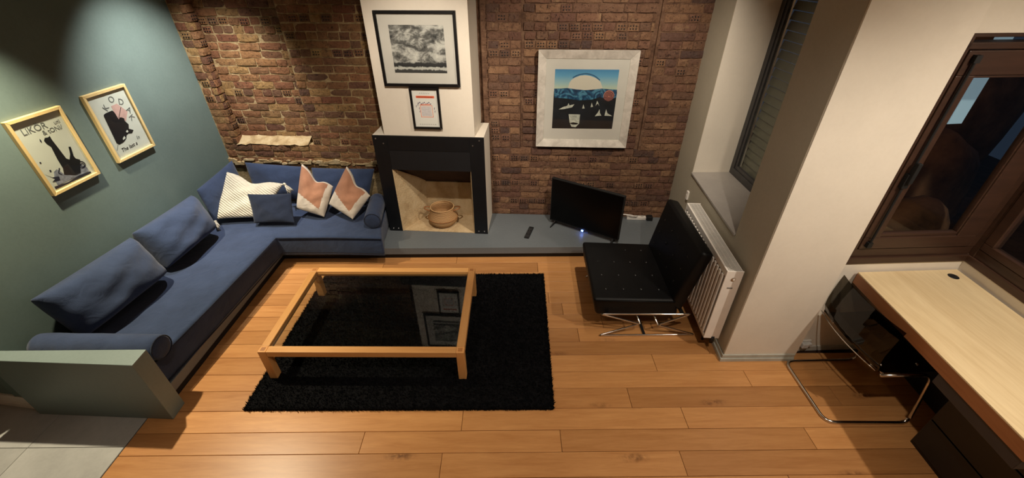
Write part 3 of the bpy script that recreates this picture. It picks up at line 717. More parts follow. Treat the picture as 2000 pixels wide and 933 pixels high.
def picture(name, label, c, th, w, h, fw, mat, depth=0.03, bevel_in=0.0, backing='mat', wall_gap=0.0):
    t = thing(name, label, 'picture', c, th)
    for g in ring(w/2, h/2, w/2-fw, h/2-fw, 0, depth, bevel_in): obj('frame_bar', g, mat, t, bevel=0.002, seg=1)
    obj('mount' if backing == 'mat' else 'poster', G().box(-w/2+fw*0.6, depth*0.55, -h/2+fw*0.6, w/2-fw*0.6, depth*0.95, h/2-fw*0.6), M_[backing], t)
    return t
# silver frame
ty_ = 0.0275
sv = picture('framed_print', 'square print of a white sun over dark sea in a wide silver frame', (0.795, 4.422, 1.552), TH_B, 1.0, 1.0, 0.083, M_['silver'], 0.05, 0.022)
YS = 0.0265
t = NT('print_sky'); v = t.co(); sp = t.n('ShaderNodeSeparateXYZ'); t.l(v, sp.inputs[0])
mr = t.n('ShaderNodeMapRange'); mr.inputs[1].default_value = 0.10; mr.inputs[2].default_value = 0.32; t.l(sp.outputs[2], mr.inputs[0])
t.col(t.ramp(mr.outputs[0], [(0.0, lin((222, 216, 176))), (0.35, lin((170, 200, 205))), (0.7, lin((106, 168, 208))), (1.0, lin((70, 138, 190)))])); t.set(0.6)
pr = obj('print', G().box(-0.325, YS, -0.293, 0.32, YS+0.001, 0.318), t.m, sv)
obj('print_dark_sea', G().poly([(-0.328, -0.296), (0.324, -0.292), (0.327, 0.10), (-0.327, 0.10)], YS-0.001), m_plain('print_black', (22, 24, 32), 0.6, var=0.3), pr)
dome = [(-0.192, 0.115), (-0.185, 0.128), (-0.171, 0.188), (-0.151, 0.217), (-0.119, 0.238), (-0.07, 0.257), (-0.018, 0.263), (0.035, 0.256), (0.082, 0.240), (0.12, 0.22), (0.148, 0.195), (0.174, 0.132), (0.18, 0.115)]
obj('print_sun', G().poly(dome, YS-0.0015), M_['sun'], pr)
bl = m_plain('print_blue', (60, 108, 150), 0.6)
obj('print_arc', G().stroke([(-0.138, 0.238), (-0.11, 0.254), (-0.079, 0.266), (-0.04, 0.275), (-0.007, 0.278), (0.03, 0.272), (0.068, 0.261), (0.10, 0.243), (0.133, 0.217)], 0.012, YS-0.0012), bl, pr)
t = NT('print_wave'); v = t.co((1, 1, 1)); f = t.noise(v, 9, 3, 0.5, 2.5)
t.col(t.ramp(f, [(0.35, lin((16, 34, 70))), (0.5, lin((36, 90, 130))), (0.6, lin((90, 150, 180))), (0.68, lin((24, 60, 100)))])); t.set(0.6)
wave = [(-0.326, 0.126), (-0.26, 0.128), (-0.192, 0.134), (-0.1, 0.122), (-0.004, 0.115), (0.08, 0.122), (0.168, 0.132), (0.25, 0.126), (0.323, 0.124), (0.327, 0.048), (0.268, 0.022), (0.21, 0.035), (0.153, 0.046), (0.08, 0.02), (0.006, 0.013), (-0.06, 0.01), (-0.121, 0.018), (-0.22, 0.03), (-0.317, 0.034)]
obj('print_wave', G().poly(wave, YS-0.002), t.m, pr)
circ = lambda cx, cz, r, n=18, a0=0, a1=360: [(cx+r*math.cos(R(a0+(a1-a0)*k/n)), cz+r*math.sin(R(a0+(a1-a0)*k/n))) for k in range(n+(0 if a1-a0 == 360 else 1))]
g = G().poly(circ(0.247, 0.062, 0.056), YS-0.003)
obj('print_spiral', g, m_plain('print_rose', (178, 112, 100), 0.6), pr)
g = G()
for r in (0.045, 0.03, 0.016): g.stroke(circ(0.247, 0.055, r, 14, -10, 200), 0.006, YS-0.004)
for z in (0.04, 0.028, 0.016): g.stroke([(0.20, z), (0.295, z)], 0.005, YS-0.004)
obj('print_spiral_lines', g, m_plain('print_maroon', (70, 30, 44), 0.6), pr, kind='stuff')
PW = m_plain('print_white', (206, 204, 194), 0.6, var=0.15, nscale=40)
obj('print_cup', G().poly([(-0.157, -0.138), (-0.034, -0.14), (-0.036, -0.239), (-0.071, -0.28), (-0.117, -0.274), (-0.141, -0.227)], YS-0.002), PW, pr)
for b_ in ([(-0.266, -0.088), (-0.215, -0.06), (-0.179, -0.05), (-0.165, -0.021), (-0.155, -0.045), (-0.104, -0.032), (-0.126, -0.065), (-0.215, -0.085)], [(-0.018, -0.076), (-0.009, -0.031), (0.008, -0.075)], [(0.07, -0.062), (0.077, -0.011), (0.095, -0.055)],
           [(0.119, -0.048), (0.132, 0.008), (0.148, -0.02), (0.161, -0.048), (0.14, -0.02)], [(0.124, -0.157), (0.15, -0.12), (0.167, -0.08), (0.175, -0.12), (0.194, -0.15), (0.16, -0.151)], [(0.226, -0.149), (0.236, -0.079), (0.255, -0.123), (0.309, -0.152)]):
    obj('print_bird', G().poly(b_, YS-0.002), PW, pr)
g = G().poly([(-0.14, -0.235), (-0.10, -0.225), (-0.06, -0.232), (-0.04, -0.24), (-0.07, -0.25), (-0.11, -0.25)], YS-0.003)
g.stroke([(-0.12, -0.16), (-0.07, -0.158)], 0.002, YS-0.003).stroke([(-0.125, -0.18), (-0.06, -0.178)], 0.002, YS-0.003).stroke([(-0.12, -0.20), (-0.075, -0.197)], 0.002, YS-0.003)
obj('print_marks', g, M_['ink'], pr, kind='stuff')
obj('glazing', G().box(-0.425, 0.0215, -0.425, 0.425, 0.0220, 0.425), M_['glass'], sv)

# cloud picture
cp = picture('framed_print', 'black framed monochrome picture of storm clouds high on the chimney breast', (-0.820, 4.0890-0.020, 2.119), TH_C, 0.728, 0.635, 0.026, M_['blackframe'], 0.03)
t = NT('cloud_print'); v = t.co((1.0, 1.0, 1.5)); f = t.noise(v, 9.5, 12, 0.68, 0.35)
sp = t.n('ShaderNodeSeparateXYZ'); t.l(t.tc.outputs['Object'], sp.inputs[0])
cl = t.ramp(f, [(0.36, lin((44, 42, 44))), (0.47, lin((120, 116, 114))), (0.56, lin((196, 190, 186))), (0.68, lin((226, 220, 214)))])
n2 = t.noise(t.co((1, 1, 1)), 26, 4)
ad = t.n('ShaderNodeMath', operation='MULTIPLY_ADD'); ad.inputs[1].default_value = 0.05; t.l(n2, ad.inputs[0]); t.l(sp.outputs[2], ad.inputs[2])
land = t.ramp(ad.outputs[0], [(0.0, (0, 0, 0, 1)), (1.0, (0, 0, 0, 1))])
# horizon: dark tree line, pale road, dark grass (bands in z, wobbled by noise)
mr = t.n('ShaderNodeMapRange'); mr.inputs[1].default_value = -0.185; mr.inputs[2].default_value = -0.05; t.l(ad.outputs[0], mr.inputs[0])
band = t.ramp(mr.outputs[0], [(0.0, lin((52, 50, 50))), (0.30, lin((70, 68, 68))), (0.34, lin((206, 200, 196))), (0.46, lin((200, 196, 190))), (0.52, lin((36, 36, 40))), (0.74, lin((60, 58, 60))), (0.80, lin((150, 146, 144)))])
msk = t.ramp(mr.outputs[0], [(0.74, (0, 0, 0, 1)), (0.84, (1, 1, 1, 1))])
t.col(t.mix(msk, band, cl)); t.set(0.7)
obj('print', G().box(-0.245, 0.0155, -0.196, 0.248, 0.0165, 0.204), t.m, cp)
obj('glazing', G().box(-0.34, 0.011, -0.294, 0.34, 0.0115, 0.294), M_['glass'], cp)

# small poster
spn = picture('framed_poster', 'small black framed notice with an orange title bar, below the storm cloud picture', (-0.812, 4.0890-0.018, 1.592), TH_C, 0.288, 0.404, 0.022, M_['blackframe'], 0.026, backing='paper')
Y1 = 0.0135
obj('title_bar', G().poly([(-0.087, 0.122), (0.092, 0.122), (0.093, 0.101), (-0.087, 0.101)], Y1), M_['orange'], spn)
g = G(); rr = random.Random(3)
x = -0.078
while x < 0.08:
    w = rr.uniform(0.006, 0.011); g.poly([(x, 0.107), (x+w, 0.107), (x+w, 0.116), (x, 0.116)], Y1-0.001); x += w+0.003
obj('title_marks', g, M_['red_ink'], spn, kind='stuff')
g = G().stroke([(-0.054, 0.03), (0.061, 0.03), (0.064, -0.082), (-0.054, -0.082)], 0.004, Y1, closed=True)
g.stroke([(-0.05, 0.04), (0.045, 0.042)], 0.006, Y1)
obj('orange_outline', g, M_['orange'], spn)
obj('grey_panel', G().poly([(-0.046, 0.02), (0.05, 0.02), (0.052, -0.072), (-0.046, -0.072)], Y1), m_plain('pale_grey_print', (196, 192, 192), 0.6, var=0.05, nscale=60), spn)
g = G()
for k in range(9):
    a = -0.07+0.015*k; g.poly(circ(a, 0.052+0.008*math.sin(k*2.1), 0.006, 8), Y1)
for (a, b) in ((-0.098, 0.02), (-0.07, -0.0), (-0.068, -0.03), (0.078, 0.0), (0.082, -0.03), (-0.08, 0.035)): g.stroke([(a, b), (a+0.008, b+0.012), (a+0.003, b-0.01)], 0.003, Y1)
obj('doodles', g, m_plain('purple_doodle', (96, 80, 110), 0.6), spn, kind='stuff')
g = G()
for k in range(6): g.stroke([(-0.05+0.018*k, 0.140), (-0.05+0.018*k+0.007, 0.150)], 0.003, Y1)
for k in range(8): g.stroke([(-0.08+0.022*k, -0.155), (-0.07+0.022*k, -0.156)], 0.004, Y1)
obj('small_marks', g, M_['ink_soft'], spn, kind='stuff')

# left poster
def wl_pt(c): return c
p1 = picture('framed_poster', 'left poster on the grey-green wall, light wood frame, black bottle shape', (-3.442, 3.032, 1.601), TH_L, 0.408, 0.566, 0.024, M_['frame_pine'], 0.031, backing='paper')
Y2 = 0.016
torch = [(-0.034, 0.091), (-0.017, 0.108), (0.006, 0.103), (0.021, 0.109), (0.020, 0.079), (0.028, 0.0), (0.035, -0.078), (0.053, -0.094), (0.08, -0.06), (0.100, -0.007), (0.114, -0.012), (0.095, -0.08), (0.099, -0.105), (0.124, -0.125), (0.071, -0.215), (0.023, -0.212), (-0.046, -0.175), (-0.028, -0.133), (-0.026, -0.061), (-0.014, 0.04), (-0.03, 0.068)]
obj('ink_bottle', G().poly(torch, Y2-0.0015), M_['ink'], p1)
obj('ink_wash', G().poly([(-0.10, -0.13), (-0.07, -0.12), (-0.045, -0.17), (0.058, -0.20), (0.109, -0.15), (0.14, -0.20), (0.14, -0.232), (-0.13, -0.228), (-0.13, -0.19)], Y2), M_['ink_blue'], p1)
g = G().poly([(-0.158, -0.225), (-0.05, -0.238), (0.05, -0.228), (0.146, -0.238), (0.146, -0.252), (-0.160, -0.247)], Y2-0.001)
IB = m_plain('indigo_ink', (36, 36, 56), 0.6)
obj('ink_band', g, IB, p1); g = G()
g.poly([(-0.165, -0.118), (-0.131, -0.160), (-0.086, -0.172), (-0.095, -0.201), (-0.15, -0.188), (-0.12, -0.178)], Y2-0.001)
obj('ink_wisp', g, IB, p1); g = G()
g.stroke(circ(0.115, -0.165, 0.026, 14), 0.006, Y2-0.001, closed=True).stroke(circ(0.118, -0.17, 0.014, 12), 0.005, Y2-0.001, closed=True)
obj('ink_swirl', g, IB, p1, kind='stuff'); g = G()
g.poly(circ(-0.144, -0.035, 0.006, 8), Y2-0.001).poly(circ(-0.117, -0.112, 0.007, 8), Y2-0.001)
g.stroke([(-0.05, -0.12), (-0.075, -0.15), (-0.06, -0.17)], 0.006, Y2-0.001)
g.poly([(-0.06, 0.098), (-0.053, 0.115), (-0.049, 0.10), (-0.055, 0.085)], Y2-0.001)
obj('ink_splashes', g, IB, p1, kind='stuff')
text_obj('lettering', 'LiKÖR', 0.066, (-0.045, Y2, 0.185), M_['ink_soft'], p1)
text_obj('lettering', 'uni', 0.040, (0.125, Y2, 0.182), M_['ink_soft'], p1)
text_obj('lettering', '& tONI/', 0.046, (0.065, Y2, 0.140), M_['ink_soft'], p1)
obj('glazing', G().box(-0.185, 0.0105, -0.263, 0.185, 0.0109, 0.263), M_['glass'], p1)

# right poster
p2 = picture('framed_poster', 'right poster on the grey-green wall, light wood frame, black figure over pink patch', (-3.416, 3.644, 1.610), TH_L, 0.424, 0.575, 0.024, M_['frame_pine'], 0.031, backing='paper')
obj('pink_patch', G().poly([(-0.003, 0.15), (0.059, 0.155), (0.121, 0.067), (0.06, 0.0), (0.001, 0.034), (-0.006, 0.089)], Y2), M_['pink'], p2)
obj('cloaked_figure', G().poly([(-0.112, 0.096), (-0.105, 0.108), (-0.082, 0.114), (-0.014, 0.117), (-0.003, 0.095), (0.001, 0.034), (0.022, 0.046), (0.037, 0.040), (0.055, 0.026), (0.048, 0.006), (0.067, -0.032), (0.048, -0.066), (0.085, -0.090), (0.056, -0.11), (0.02, -0.10), (-0.004, -0.107), (-0.022, -0.13), (-0.055, -0.146), (-0.072, -0.150), (-0.113, -0.152), (-0.130, -0.135)], Y2-0.001), M_['ink'], p2)
g = G().stroke([(0.077, 0.117), (0.008, 0.045)], 0.004, Y2-0.002).stroke([(-0.125, -0.15), (-0.16, -0.19)], 0.003, Y2)
g.poly([(0.0, -0.075), (0.02, -0.066), (0.03, -0.085), (0.01, -0.092)], Y2-0.0002)
obj('stick', g, M_['ink'], p2, kind='stuff')
obj('pale_cutout', G().poly([(-0.055, -0.118), (-0.03, -0.105), (-0.028, -0.125), (-0.06, -0.132)], Y2-0.0025).poly([(0.005, -0.078), (0.026, -0.068), (0.03, -0.085), (0.012, -0.09)], Y2-0.0025), M_['paper'], p2, kind='stuff')
for ch_, x, z, rl in (('K', -0.055, 0.150, 38), ('O', 0.030, 0.196, 12), ('D', 0.105, 0.155, -22), ('A', 0.140, 0.075, -50), ('K', 0.130, 0.010, -72)):
    text_obj('lettering', ch_, 0.072, (x, Y2-0.0003, z), M_['ink_soft'], p2, roll=rl)
text_obj('lettering', 'The last a', 0.046, (-0.035, Y2, -0.205), M_['ink'], p2, roll=2, shear=0.3)
text_obj('lettering', 'In', 0.046, (0.09, Y2, -0.162), M_['ink_soft'], p2, shear=0.3)
obj('glazing', G().box(-0.193, 0.0105, -0.268, 0.193, 0.0109, 0.268), M_['glass'], p2)

# ------------------------------------------------------------ rug
rug = thing('shaggy_rug', 'black shaggy rectangular rug under the coffee table', 'rug', (-0.82, 2.665, 0))
rc = [(-2.0, 1.885), (0.315, 1.868), (0.348, 3.465), (-1.965, 3.475)]
loc_ = [(p[0]+0.82, p[1]-2.665) for p in rc]
obj('backing', G().prism(loc_, 0.001, 0.018), M_['pile'], rug)
rr = random.Random(21); g = G(); V = g.v; F_ = g.f
def rp(u, v): 
    a = hide_pt(loc_[0], loc_[1], u); b = hide_pt(loc_[3], loc_[2], u); return hide_pt(a, b, v)
for k in range(52000):
    if k < 9000:
        e = k % 4; t = rr.random(); u, v = ((t, rr.uniform(-0.004, 0.008)), (rr.uniform(0.994, 1.003), t), (t, rr.uniform(0.992, 1.004)), (rr.uniform(-0.003, 0.006), t))[e]
    else: u, v = rr.random(), rr.random()
    x, y = rp(u, v); a = rr.uniform(0, 6.283); w = rr.uniform(0.003, 0.006); lx_, ly_ = rr.gauss(0, 0.008), rr.gauss(0, 0.008); h = rr.uniform(0.026, 0.040)
    o_ = len(V); c_, s_ = math.cos(a)*w, math.sin(a)*w
    V += [(x-c_, y-s_, 0.014 if k >= 9000 else 0.002), (x+c_, y+s_, 0.014 if k >= 9000 else 0.002), (x+lx_, y+ly_, h if k >= 9000 else h*0.8)]
    F_.append((o_, o_+1, o_+2))
g.mi = [0]*len(F_)
obj('pile', g, M_['pile'], rug, kind='stuff')

# ------------------------------------------------------------ coffee table
ct = thing('coffee_table', 'low pine coffee table with an inset glass top, standing on the black rug', 'table', (-1.135, 2.668, 0), R(-0.9))
TW, TD, TH = 1.575, 1.045, 0.33
hx, hy = TW/2, TD/2; rw = 0.062; rh = 0.055
Mx = M_['pine']; My = m_wood('pine_wood_cross', (205, 146, 84), (226, 174, 112), 'y', 0.4, scale=0.8); Mz = m_wood('pine_wood_leg', (198, 138, 78), (218, 164, 104), 'z', 0.4, scale=0.8)
obj('rail', G().box(-hx+rw, -hy, TH-rh, hx-rw, -hy+rw, TH), Mx, ct, bevel=0.004)
obj('rail', G().box(-hx+rw, hy-rw, TH-rh, hx-rw, hy, TH), Mx, ct, bevel=0.004)
obj('rail', G().box(-hx, -hy+rw, TH-rh, -hx+rw, hy-rw, TH), My, ct, bevel=0.004)
obj('rail', G().box(hx-rw, -hy+rw, TH-rh, hx, hy-rw, TH), My, ct, bevel=0.004)
for sx in (-1, 1):
    for sy in (-1, 1):
        x0 = sx*hx - (rw if sx > 0 else 0); y0 = sy*hy - (rw if sy > 0 else 0)
        lg = obj('leg', G().box(x0, y0, 0.018, x0+rw, y0+rw, TH), Mz, ct, bevel=0.004)
        obj('joint_plug', G().box(x0+0.014, y0+0.014, TH, x0+rw-0.014, y0+rw-0.014, TH+0.0008), m_wood('end_grain', (150, 96, 50), (186, 128, 76), 'z', 0.5) if sx == -1 and sy == -1 else bpy.data.materials['end_grain'], lg)
obj('glass_top', G().box(-hx+rw-0.004, -hy+rw-0.004, TH-0.022, hx-rw+0.004, hy-rw+0.004, TH-0.014), M_['table_glass'], ct)
obj('glass_rebate', G().box(-hx+rw, -hy+rw, TH-0.034, hx-rw, -hy+rw+0.006, TH-0.023).box(-hx+rw, hy-rw-0.006, TH-0.034, hx-rw, hy-rw, TH-0.023)
    .box(-hx+rw, -hy+rw+0.006, TH-0.034, -hx+rw+0.006, hy-rw-0.006, TH-0.023).box(hx-rw-0.006, -hy+rw+0.006, TH-0.034, hx-rw, hy-rw-0.006, TH-0.023), Mx, ct)

# ------------------------------------------------------------ basket in the firebox
bk = thing('seagrass_basket', 'small round woven belly basket with two handles inside the fireplace', 'basket', (-0.80, 4.29, 0.156))
obj('body', G().lathe([(0.0001, 0.0), (0.09, 0.0), (0.13, 0.012), (0.165, 0.05), (0.172, 0.085), (0.165, 0.12), (0.150, 0.15), (0.138, 0.20), (0.140, 0.222), (0.132, 0.222), (0.130, 0.20), (0.142, 0.15), (0.157, 0.12), (0.163, 0.085), (0.155, 0.052), (0.12, 0.02), (0.0001, 0.012)], n=36, wob=0.012), M_['wicker'], bk, smooth=True)
obj('rim', G().tube([(0.137*math.cos(a*math.pi/16), 0.137*math.sin(a*math.pi/16), 0.224) for a in range(32)], 0.008, 6, closed=True), M_['wicker'], bk, smooth=True)
obj('weave_band', G().tube([(0.173*math.cos(a*math.pi/16), 0.173*math.sin(a*math.pi/16), 0.10) for a in range(32)], 0.006, 6, closed=True), m_plain('weave_dark', (150, 104, 62), 0.8), bk, smooth=True)
for s in (-1, 1):
    pts = [(s*(0.135+0.075*math.sin(math.pi*k/10)), 0.045*math.cos(math.pi*k/10), 0.195+0.02*math.sin(math.pi*k/10)) for k in range(11)]
    obj('handle', G().tube(pts, 0.0085, 7), m_plain('handle_rope', (150, 100, 60), 0.8) if s < 0 else bpy.data.materials['handle_rope'], bk, smooth=True)

# ------------------------------------------------------------ television, remote, power strip
tv = thing('television', 'flat black television standing askew on the slate ledge in front of the bricks', 'television', (0.843, 4.055, 0.15), math.atan2(-0.47, 0.725))
obj('casing', G().box(-0.43, -0.006, 0.045, 0.43, 0.03, 0.60).box(-0.25, 0.03, 0.10, 0.25, 0.065, 0.42), M_['black'], tv, bevel=0.004)
obj('screen', G().box(-0.418, -0.008, 0.065, 0.418, -0.005, 0.588), M_['screen'], tv)
for s in (-1, 1):
    obj('foot', G().tube([(s*0.36, 0.01, 0.05), (s*0.37, -0.09, 0.008)], 0.008, 6).tube([(s*0.36, 0.01, 0.05), (s*0.37, 0.11, 0.008)], 0.008, 6).tube([(s*0.37, -0.10, 0.006), (s*0.37, 0.12, 0.006)], 0.006, 6), M_['black'], tv)
obj('led_light', G().box(-0.012, -0.014, 0.028, 0.008, -0.004, 0.040), M_['led'], tv, label='glowing blue standby light')
rm = thing('remote_control', 'slim black remote control lying on the slate ledge', 'remote', (0.222, 4.06, 0.15), R(-17))
obj('body', G().box(-0.028, -0.12, 0.0, 0.028, 0.12, 0.018), M_['black'], rm, bevel=0.006)
for k in range(8):
    for x in (-0.014, 0, 0.014):
        if k in (2, 5) and x: continue
        obj('button', G().box(x-0.004, -0.1+0.024*k, 0.018, x+0.004, -0.092+0.024*k, 0.0195), m_plain('button_grey', (70, 70, 74), 0.5) if k == 0 and x < 0 else bpy.data.materials['button_grey'], rm)
ps = thing('power_strip', 'white wall socket strip low on the bricks behind the television', 'socket', (1.545, 4.355, 0.15), TH_B)
obj('body', G().box(-0.115, -0.02, 0.0, 0.115, 0.025, 0.04), M_['socket'], ps, bevel=0.005)
for x in (-0.075, 0.0, 0.07): obj('outlet', G().lathe([(0.0001, 0), (0.016, 0), (0.018, 0.002)], c=(x, 0.003, 0.0405), n=14), m_plain('outlet_grey', (190, 184, 176), 0.5) if x < -0.05 else bpy.data.materials['outlet_grey'], ps)
pa = thing('power_adapter', 'black power adapter plugged at the right of the white socket strip', 'adapter', (1.70, 4.34, 0.15), TH_B)
obj('body', G().box(-0.035, -0.035, 0, 0.035, 0.03, 0.055), M_['black'], pa, bevel=0.006)
obj('prong', G().box(-0.04, -0.005, 0.012, -0.035, 0.005, 0.03), M_['steel_grey'], pa)
tag(obj('cable', G().tube([(1.10, 4.12, 0.30), (1.20, 4.30, 0.24), (1.32, 4.37, 0.21), (1.40, 4.35, 0.22), (1.47, 4.32, 0.225), (1.53, 4.325, 0.205), (1.545, 4.34, 0.193)], 0.0075, 7), M_['socket'], smooth=True), 'white cable looping from the television to the socket strip', 'cable')

# ------------------------------------------------------------ black lounge chair
lc = thing('lounge_chair', 'low black leather lounge chair with crossed chrome legs beside the radiator', 'chair', (1.1, 3.0, 0))
def soft_box(corners_b, corners_t, nx=6, ny=6):
    return G().hexa(corners_b, corners_t)
def Lc(p): return (p[0]-1.1, p[1]-3.0, p[2])
seat = obj('seat_cushion', G().hexa([Lc(p) for p in ((0.74, 2.63, 0.225), (1.46, 2.63, 0.21), (1.50, 3.46, 0.225), (0.755, 3.46, 0.25))], [Lc(p) for p in ((0.70, 2.625, 0.415), (1.42, 2.625, 0.39), (1.44, 3.47, 0.40), (0.73, 3.48, 0.43))]), M_['leather'], lc, bevel=0.03, seg=4, smooth=True)
back = obj('backrest_cushion', G().hexa([Lc(p) for p in ((1.365, 2.625, 0.34), (1.475, 2.625, 0.25), (1.505, 3.47, 0.26), (1.39, 3.47, 0.35))], [Lc(p) for p in ((1.50, 2.61, 0.90), (1.605, 2.61, 0.875), (1.625, 3.50, 0.875), (1.505, 3.50, 0.91))]), M_['leather'], lc, bevel=0.032, seg=4, smooth=True)
btn = m_plain('leather_button', (16, 16, 17), 0.35)
for i in range(4):
    for j in range(4):
        x = 0.83+0.155*i; y = 2.76+0.195*j
        g = G().lathe([(0.0001, 0.007), (0.007, 0.006), (0.011, 0.0)], n=10)
        obj('button', g, btn, seat, Lc((x, y, 0.418-0.028*(x-0.7))), smooth=True)
for i in range(3):
    for j in range(4):
        t_ = 0.28+0.24*i; x = 1.375+(1.49-1.365)*t_; z = 0.34+0.545*t_; y = 2.76+0.195*j
        g = G().lathe([(0.0001, 0.006), (0.007, 0.005), (0.011, 0.0)], n=10); g.v = [(-v[2], v[1], v[0]) for v in g.v]
        obj('button', g, btn, back, Lc((x-0.002, y, z)), smooth=True)
# seam bead on the near side
obj('seam', G().tube([Lc((0.715, 2.622, 0.400)), Lc((1.40, 2.620, 0.378))], 0.004, 6), M_['leather'], seat, smooth=True)
def rnd_path(pts, r=0.03, n=4, closed=True):
    out = []; N = len(pts)
    for i in range(N):
        p = Vector(pts[i]); a = Vector(pts[i-1]); b = Vector(pts[(i+1) % N])
        if not closed and i in (0, N-1): out.append(p); continue
        da = (a-p); db = (b-p); ra = min(r, da.length*0.45); rb = min(r, db.length*0.45)
        A = p+da.normalized()*ra; B = p+db.normalized()*rb
        for k in range(n+1):
            t = k/n; out.append(A*(1-t)**2+p*2*t*(1-t)+B*t*t)
    return out
for y in (2.595, 3.42):
    path = [Lc(p) for p in ((0.775, y, 0.272), (1.13, y, 0.150), (0.79, y, 0.012), (1.64, y, 0.012), (1.29, y, 0.135), (1.55, y, 0.262))]
    obj('side_frame', G().tube(rnd_path(path, 0.022, 4), 0.0085, 8, closed=True), M_['chrome'], lc, smooth=True)
obj('crossbar', G().box(*Lc((1.185, 2.595, 0.004)), *Lc((1.205, 3.42, 0.014))), M_['black'], lc)  # thin black strip along the floor between the side frames
for x, z in ((1.13, 0.150), (1.29, 0.135)): obj('crossbar', G().tube([Lc((x, 2.595, z)), Lc((x, 3.42, z))], 0.007, 8), M_['chrome'], lc, smooth=True)
for x in (0.82, 1.47): obj('seat_support', G().box(*Lc((x, 2.60, 0.245)), *Lc((x+0.03, 3.42, 0.258))), M_['black'], lc)

# ------------------------------------------------------------ radiator
ra = thing('radiator', 'white ribbed panel radiator under the deep window', 'radiator', (rx(2.425)-0.03, 2.425, 0), R(-94.0)+math.pi)
# local frame: +x towards the back wall, -y ... use explicit mapping (u along wall to the back, w out from wall)
ca = Vector((0.07005, 1, 0)).normalized(); cw = Vector((-1, 0.07005, 0)).normalized()
ra.rotation_euler = (0, 0, 0)
def rb(u0, u1, w0, w1, z0, z1):
    P = lambda u, w, z: tuple(ca*u+cw*w+Vector((0, 0, z)))
    return [P(u0, w1, z0), P(u0, w0, z0), P(u1, w0, z0), P(u1, w1, z0)], [P(u0, w1, z1), P(u0, w0, z1), P(u1, w0, z1), P(u1, w1, z1)]
WT = M_['white']; RT, RBm, RL = 0.862, 0.15, 1.04
g = G(); b_, t_ = rb(-0.006, 0.006, 0.0, 0.125, RBm, RT); g.hexa(b_, t_); obj('side_panel', g, WT, ra, bevel=0.003)
g = G(); b_, t_ = rb(RL-0.006, RL+0.006, 0.0, 0.125, RBm, RT); g.hexa(b_, t_); obj('side_panel', g, WT, ra, bevel=0.003)
g = G(); b_, t_ = rb(0.006, RL-0.006, 0.108, 0.118, RBm+0.01, RT-0.02); g.hexa(b_, t_); obj('front_panel', g, m_plain('rib_shade_grey', (120, 114, 108), 0.4, var=0.02), ra)  # panel coloured greyer than the ribs for the shade between them
b_, t_ = rb(0.006, RL-0.006, 0.108, 0.125, RT-0.055, RT-0.002); obj('front_rail', G().hexa(b_, t_), WT, ra, bevel=0.002)
b_, t_ = rb(0.006, RL-0.006, 0.108, 0.125, RBm, RBm+0.03); obj('front_rail', G().hexa(b_, t_), WT, ra, bevel=0.002)
u = 0.03
while u < RL-0.03:
    b_, t_ = rb(u, u+0.028, 0.117, 0.132, RBm+0.035, RT-0.06); obj('rib', G().hexa(b_, t_), WT, ra, bevel=0.004, seg=2); u += 0.052
b_, t_ = rb(0.006, RL-0.006, 0.0, 0.010, RBm, RT-0.01); obj('rear_panel', G().hexa(b_, t_), WT, ra)
gr = G()
u = 0.012
while u < RL-0.012:
    b_, t_ = rb(u, u+0.006, 0.012, 0.108, RT-0.012, RT); gr.hexa(b_, t_); u += 0.0125
for w in (0.012, 0.042, 0.074, 0.102):
    b_, t_ = rb(0.006, RL-0.006, w, w+0.006, RT-0.010, RT+0.001); gr.hexa(b_, t_)
obj('top_grille', gr, M_['grille'], ra)
def disc_on_end(w, z, r, th):
    P = []; n = 16
    for s in (0, 1):
        for k in range(n): a = 2*math.pi*k/n; P.append(tuple(ca*(-0.006-th*s)+cw*(w+r*math.cos(a))+Vector((0, 0, z+r*math.sin(a)))))
    return G().add(P, [tuple(range(n)), tuple(reversed(range(n, 2*n)))]+[((k+1) % n, k, k+n, (k+1) % n+n) for k in range(n)])
obj('badge', disc_on_end(0.062, RT-0.075, 0.017, 0.004), M_['steel_grey'], ra, label='round metal badge on the radiator end')
obj('badge_centre', disc_on_end(0.058, RT-0.075, 0.009, 0.006), M_['white'], ra)
b_, t_ = rb(-0.009, -0.005, 0.045, 0.085, RT-0.165, RT-0.155); obj('label_plate', G().hexa(b_, t_), m_plain('plate_grey', (120, 118, 116), 0.5), ra)
obj('valve', G().tube([tuple(ca*(-0.002)+cw*0.05+Vector((0, 0, RBm-0.05))), tuple(ca*(-0.002)+cw*0.05+Vector((0, 0, RBm+0.02)))], 0.014, 10), M_['black'], ra, smooth=True)
b_, t_ = rb(0.0, RL, 0.0, 0.12, 0.001, 0.03)
for uu in (0.12, RL-0.12):
    g = G().tube([tuple(ca*uu+cw*0.06+Vector((0, 0, 0.0))), tuple(ca*uu+cw*0.06+Vector((0, 0, RBm)))], 0.011, 8); obj('pipe', g, M_['black'], ra, smooth=True)
tag(obj('wall_sensor', G().box(-0.022, -0.018, -0.045, 0.022, 0, 0.045).box(-0.006, -0.021, -0.01, 0.006, -0.018, 0.01), M_['socket'], loc=(rx(3.87)-0.001, 3.87, 0.735), rotz=TH_R, bevel=0.004), 'small white box on the wall above the far end of the radiator', 'thermostat')
so = thing('wall_socket', 'pale plug and socket low on the wall beside the pillar', 'socket', (2.475, bayw(2.475)-0.001, 0.09), ab)
obj('plate', G().box(-0.06, -0.012, -0.035, 0.06, 0, 0.04), M_['socket'], so, bevel=0.004)
obj('plug', G().box(-0.03, -0.05, -0.02, 0.025, -0.012, 0.03), m_plain('plug_pale', (206, 204, 200), 0.35), so, bevel=0.008)
obj('plug', G().box(0.026, -0.04, -0.01, 0.055, -0.012, 0.025), bpy.data.materials['plug_pale'], so, bevel=0.006)

